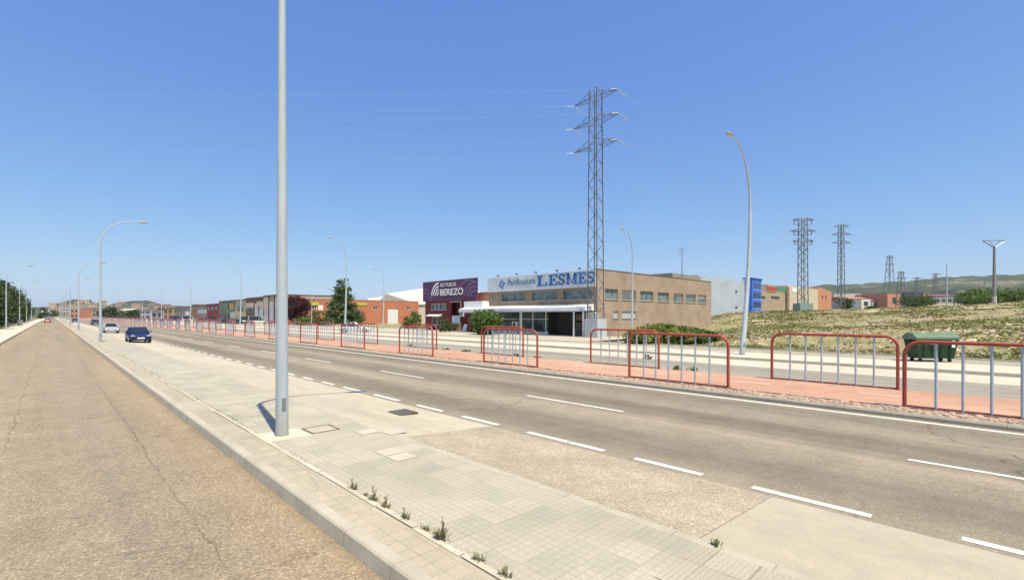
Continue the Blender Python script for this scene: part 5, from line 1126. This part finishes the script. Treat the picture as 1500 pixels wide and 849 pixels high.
# ------------------------------------------------------------------ cars (front towards -y)
def car(name, label, x, y, z, col, rz=0., kind='saloon', front_=True, L=4.3, Wd=1.72, H=1.42, plate=True):
    r = thing(name, label, 'van' if kind == 'van' else 'car'); paint = M('car_paint_%02d_%02d_%02d' % tuple(int(c*99) for c in col), col, .28, .05, 1., .25, .6)
    hw = Wd/2; h = L/2
    if kind == 'van': S = [(-h, .75, .35, .8), (-h+.15, .95, .25, .95), (-h*.55, 1, .2, 1.05), (h*.95, 1, .2, 1.05), (h, .96, .3, 1.0)]; cabin = [(-h*.62, 1.04, .9), (-h*.30, H-.06, .82), (-h*.1, H, .84), (h*.9, H, .84), (h*.985, 1.05, .93)]
    else: S = [(-h, .72, .34, .58), (-h+.1, .88, .22, .66), (-h*.72, .97, .19, .74), (-h*.32, 1, .18, .88), (h*.45, 1, .18, .92), (h*.86, .97, .22, .90), (h-.06, .88, .28, .84), (h, .8, .36, .74)]; cabin = [(-h*.36, .88, .9), (-h*.02, H-.03, .68), (h*.22, H, .70), (h*.46, H-.06, .68), (h*.78, .90, .86)]
    m = MB(); n = 10
    for (yy, wv, zb_, zt_) in S:
        w_ = hw*wv
        for (a, b) in ((-.86, 0), (-1, .25), (-1, .7), (-.93, .92), (-.6, 1), (.6, 1), (.93, .92), (1, .7), (1, .25), (.86, 0)): m.v.append((a*w_, yy, zb_+(zt_-zb_)*b))
    for j in range(len(S)-1):
        for k in range(n): m.f.append((j*n+k, j*n+(k+1) % n, (j+1)*n+(k+1) % n, (j+1)*n+k)); m.m.append(0); m.smooth.append(False)
    m.f.append(tuple(range(n))); m.f.append(tuple((len(S)-1)*n+k for k in range(n))); m.m += [0, 0]; m.smooth += [False]*2
    # wheel arches as dark discs come with the wheels
    body = obj('body', m, paint, r)
    g_ = MB(); rf_ = MB()
    def ring(yy, zt_, wv): return [(-hw*wv, yy, zt_), (hw*wv, yy, zt_)]
    zb_ = cabin[0][1]-.04
    lo = [(yy, zb_, .9) for yy, _, _ in cabin]
    for j in range(len(cabin)-1):
        (ya, za, wa), (yb_, zc_, wb_) = cabin[j], cabin[j+1]; mt = 1 if 0 < j < len(cabin)-2 else 0
        tgt = rf_ if mt else g_
        tgt.poly([(-hw*wa, ya, za), (hw*wa, ya, za), (hw*wb_, yb_, zc_), (-hw*wb_, yb_, zc_)])
        for s_ in (-1, 1): g_.poly([(s_*hw*.93, ya, zb_), (s_*hw*.93, yb_, zb_), (s_*hw*wb_, yb_, zc_), (s_*hw*wa, ya, za)])
    obj('glazing', g_, M('car_glass', (.02, .025, .03), .08, .1, 1., 0, .7), r)
    for s_ in (-1, 1):
        for j in range(1, len(cabin)-1):
            ya, za, wa = cabin[j]; rf_.bar((s_*hw*.935, ya+(.0 if j > 1 else -.18), zb_), (s_*hw*(wa+.01), ya, za), .07)
        for (a, b) in ((0, 1), (len(cabin)-2, len(cabin)-1)): rf_.bar((s_*hw*(cabin[a][2]+.01), cabin[a][0], cabin[a][1]), (s_*hw*(cabin[b][2]+.01), cabin[b][0], cabin[b][1]), .06)
    for j in range(1, len(cabin)-2):
        (ya, za, wa), (yb_, zc_, wb_) = cabin[j], cabin[j+1]; rf_.hexa([(-hw*wa, ya, za-.04), (hw*wa, ya, za-.04), (hw*wb_, yb_, zc_-.04), (-hw*wb_, yb_, zc_-.04), (-hw*wa*.9, ya, za+.02), (hw*wa*.9, ya, za+.02), (hw*wb_*.9, yb_, zc_+.02), (-hw*wb_*.9, yb_, zc_+.02)])
    obj('roof', rf_, paint, r)
    for s_ in (-1, 1):
        for yy in (-h*.62, h*.62):
            w_ = obj('wheel', MB().tube([(s_*(hw-.2), yy, .31), (s_*(hw+.01), yy, .31)], .31, 18), DARK, r); obj('rim', MB().tube([(s_*(hw+.012), yy, .31), (s_*(hw+.025), yy, .31)], .19, 12), GALV, w_)
        obj('headlight', MB().hexa([(s_*hw*.45, -h*.985-.02, .5), (s_*hw*.82, -h*.955-.02, .52), (s_*hw*.84, -h*.9, .53), (s_*hw*.45, -h*.9, .52), (s_*hw*.45, -h*.975-.01, .63), (s_*hw*.84, -h*.94-.02, .67), (s_*hw*.86, -h*.88, .69), (s_*hw*.45, -h*.88, .66)]), M('headlight_glass', (.6, .62, .64), .15, .05), r)
        obj('tail_light', MB().box(s_*hw*.5, s_*hw*.8, h*.985, h*.985+.04, .62, .74), M('tail_red', (.35, .01, .01), .3, .1), r)
        obj('mirror', MB().hexa([(s_*(hw-.02), -h*.3, .88), (s_*(hw+.16), -h*.3, .9), (s_*(hw+.16), -h*.24, .9), (s_*(hw-.02), -h*.22, .88), (s_*(hw-.02), -h*.3, .98), (s_*(hw+.16), -h*.3, 1.02), (s_*(hw+.16), -h*.24, 1.02), (s_*(hw-.02), -h*.22, .98)]), paint, r)
    obj('number_plate', MB().box(-.26, .26, -h-.03, -h-.012, .38, .49), WHITE, r)
    obj('grille', MB().box(-.42, .42, -h-.014, -h-.002, .5, .57).box(-.6, .6, -h-.012, -h-.001, .26, .34), DARK, r)
    obj('rear_plate', MB().box(-.26, .26, h+.012, h+.03, .5, .61), WHITE, r)
    r.location = (x, y, z); r.rotation_euler = (0, 0, rz+(0 if front_ else math.pi)); return r
NAVY = (.012, .022, .10)
car('parked_car', 'dark blue saloon parked on the pale parking lane, nearest car in the picture', 5.7, 55, .09, NAVY, 0, L=4.0, Wd=1.58, H=1.36)
car('parked_car', 'silver saloon parked behind the dark blue one on the parking lane', 6.0, 87, .085, (.50, .53, .53), .0, L=4.0, Wd=1.6, H=1.36)
car('moving_car', 'dark grey car driving towards the camera far down the avenue', 8.6, 172, .01, (.05, .045, .05), 0)
car('parked_car', 'small blue car parked far down beside the median lamps', 5.9, 222, .09, (.05, .08, .22), 0)
car('moving_car', 'red car seen from behind far down the service road', -.9, 232, .01, (.25, .05, .04), 0, front_=False)
car('parked_car', 'white hatchback parked at the far left of the service road', -2.2, 300, .01, (.6, .6, .6), 0, front_=False)
car('moving_car', 'pale car in the distance on the service road', .4, 340, .01, (.5, .5, .48), 0)
car('parked_van', 'white van at the far end of the service road', -2.0, 380, .01, (.65, .65, .63), 0, 'van', H=2.1, L=5.)
car('parked_car', 'silver hatchback seen through the railings in front of the conifer', *W(520, 66.5), .145, (.55, .56, .58), R(60))
for px, Z, col, knd, lab in ((365, 140, (.68, .68, .67), 'van', 'white van parked in front of the brown workshop'), (378, 133, (.62, .62, .6), 'van', 'second white van parked right of the first one by the workshops'), (350, 128, (.03, .035, .045), 'saloon', 'black car parked before the yellow banded workshop'), (330, 137, (.04, .045, .05), 'saloon', 'dark car parked before the greenish workshop'),
     (259, 210, (.03, .06, .35), 'van', 'blue van parked by the grey brown workshop'), (278, 190, (.66, .65, .63), 'van', 'white box van parked before the rust coloured workshop'), (297, 175, (.45, .04, .03), 'saloon', 'bright red car parked before the grey workshop'), (306, 172, (.3, .03, .03), 'saloon', 'dark red car parked beside the bright red one')):
    x, y = W(px, Z); car('parked_van' if knd == 'van' else 'parked_car', lab, x, y, .13, col, R(75), knd, H=2.2 if knd == 'van' else 1.42, L=5 if knd == 'van' else 4.2)
# small street things on the left
x, y = W(29, 112); m = MB(); r = thing('utility_cabinet', 'grey utility cabinets in front of the trees on the left pavement', 'cabinet', (x, y, .1)); obj('casing', MB().box(x-.5, x+.5, y-.3, y+.3, .1, 1.5), M('cabinet_grey', (.22, .23, .23)), r); obj('cap', MB().box(x-.56, x+.56, y-.36, y+.36, 1.502, 1.6), GALVD, r)
x, y = W(62.5, 330); r = thing('sign_totem', 'slim white roadside sign at the far end of the left pavement', 'sign', (x, y, 0)); obj('post', MB().box(x-.1, x+.1, y-.1, y+.1, 0, 2), GALVD, r); obj('panel', MB().box(x-.75, x+.75, y-.15, y+.15, 2.0, 6.5), WHITE, r)
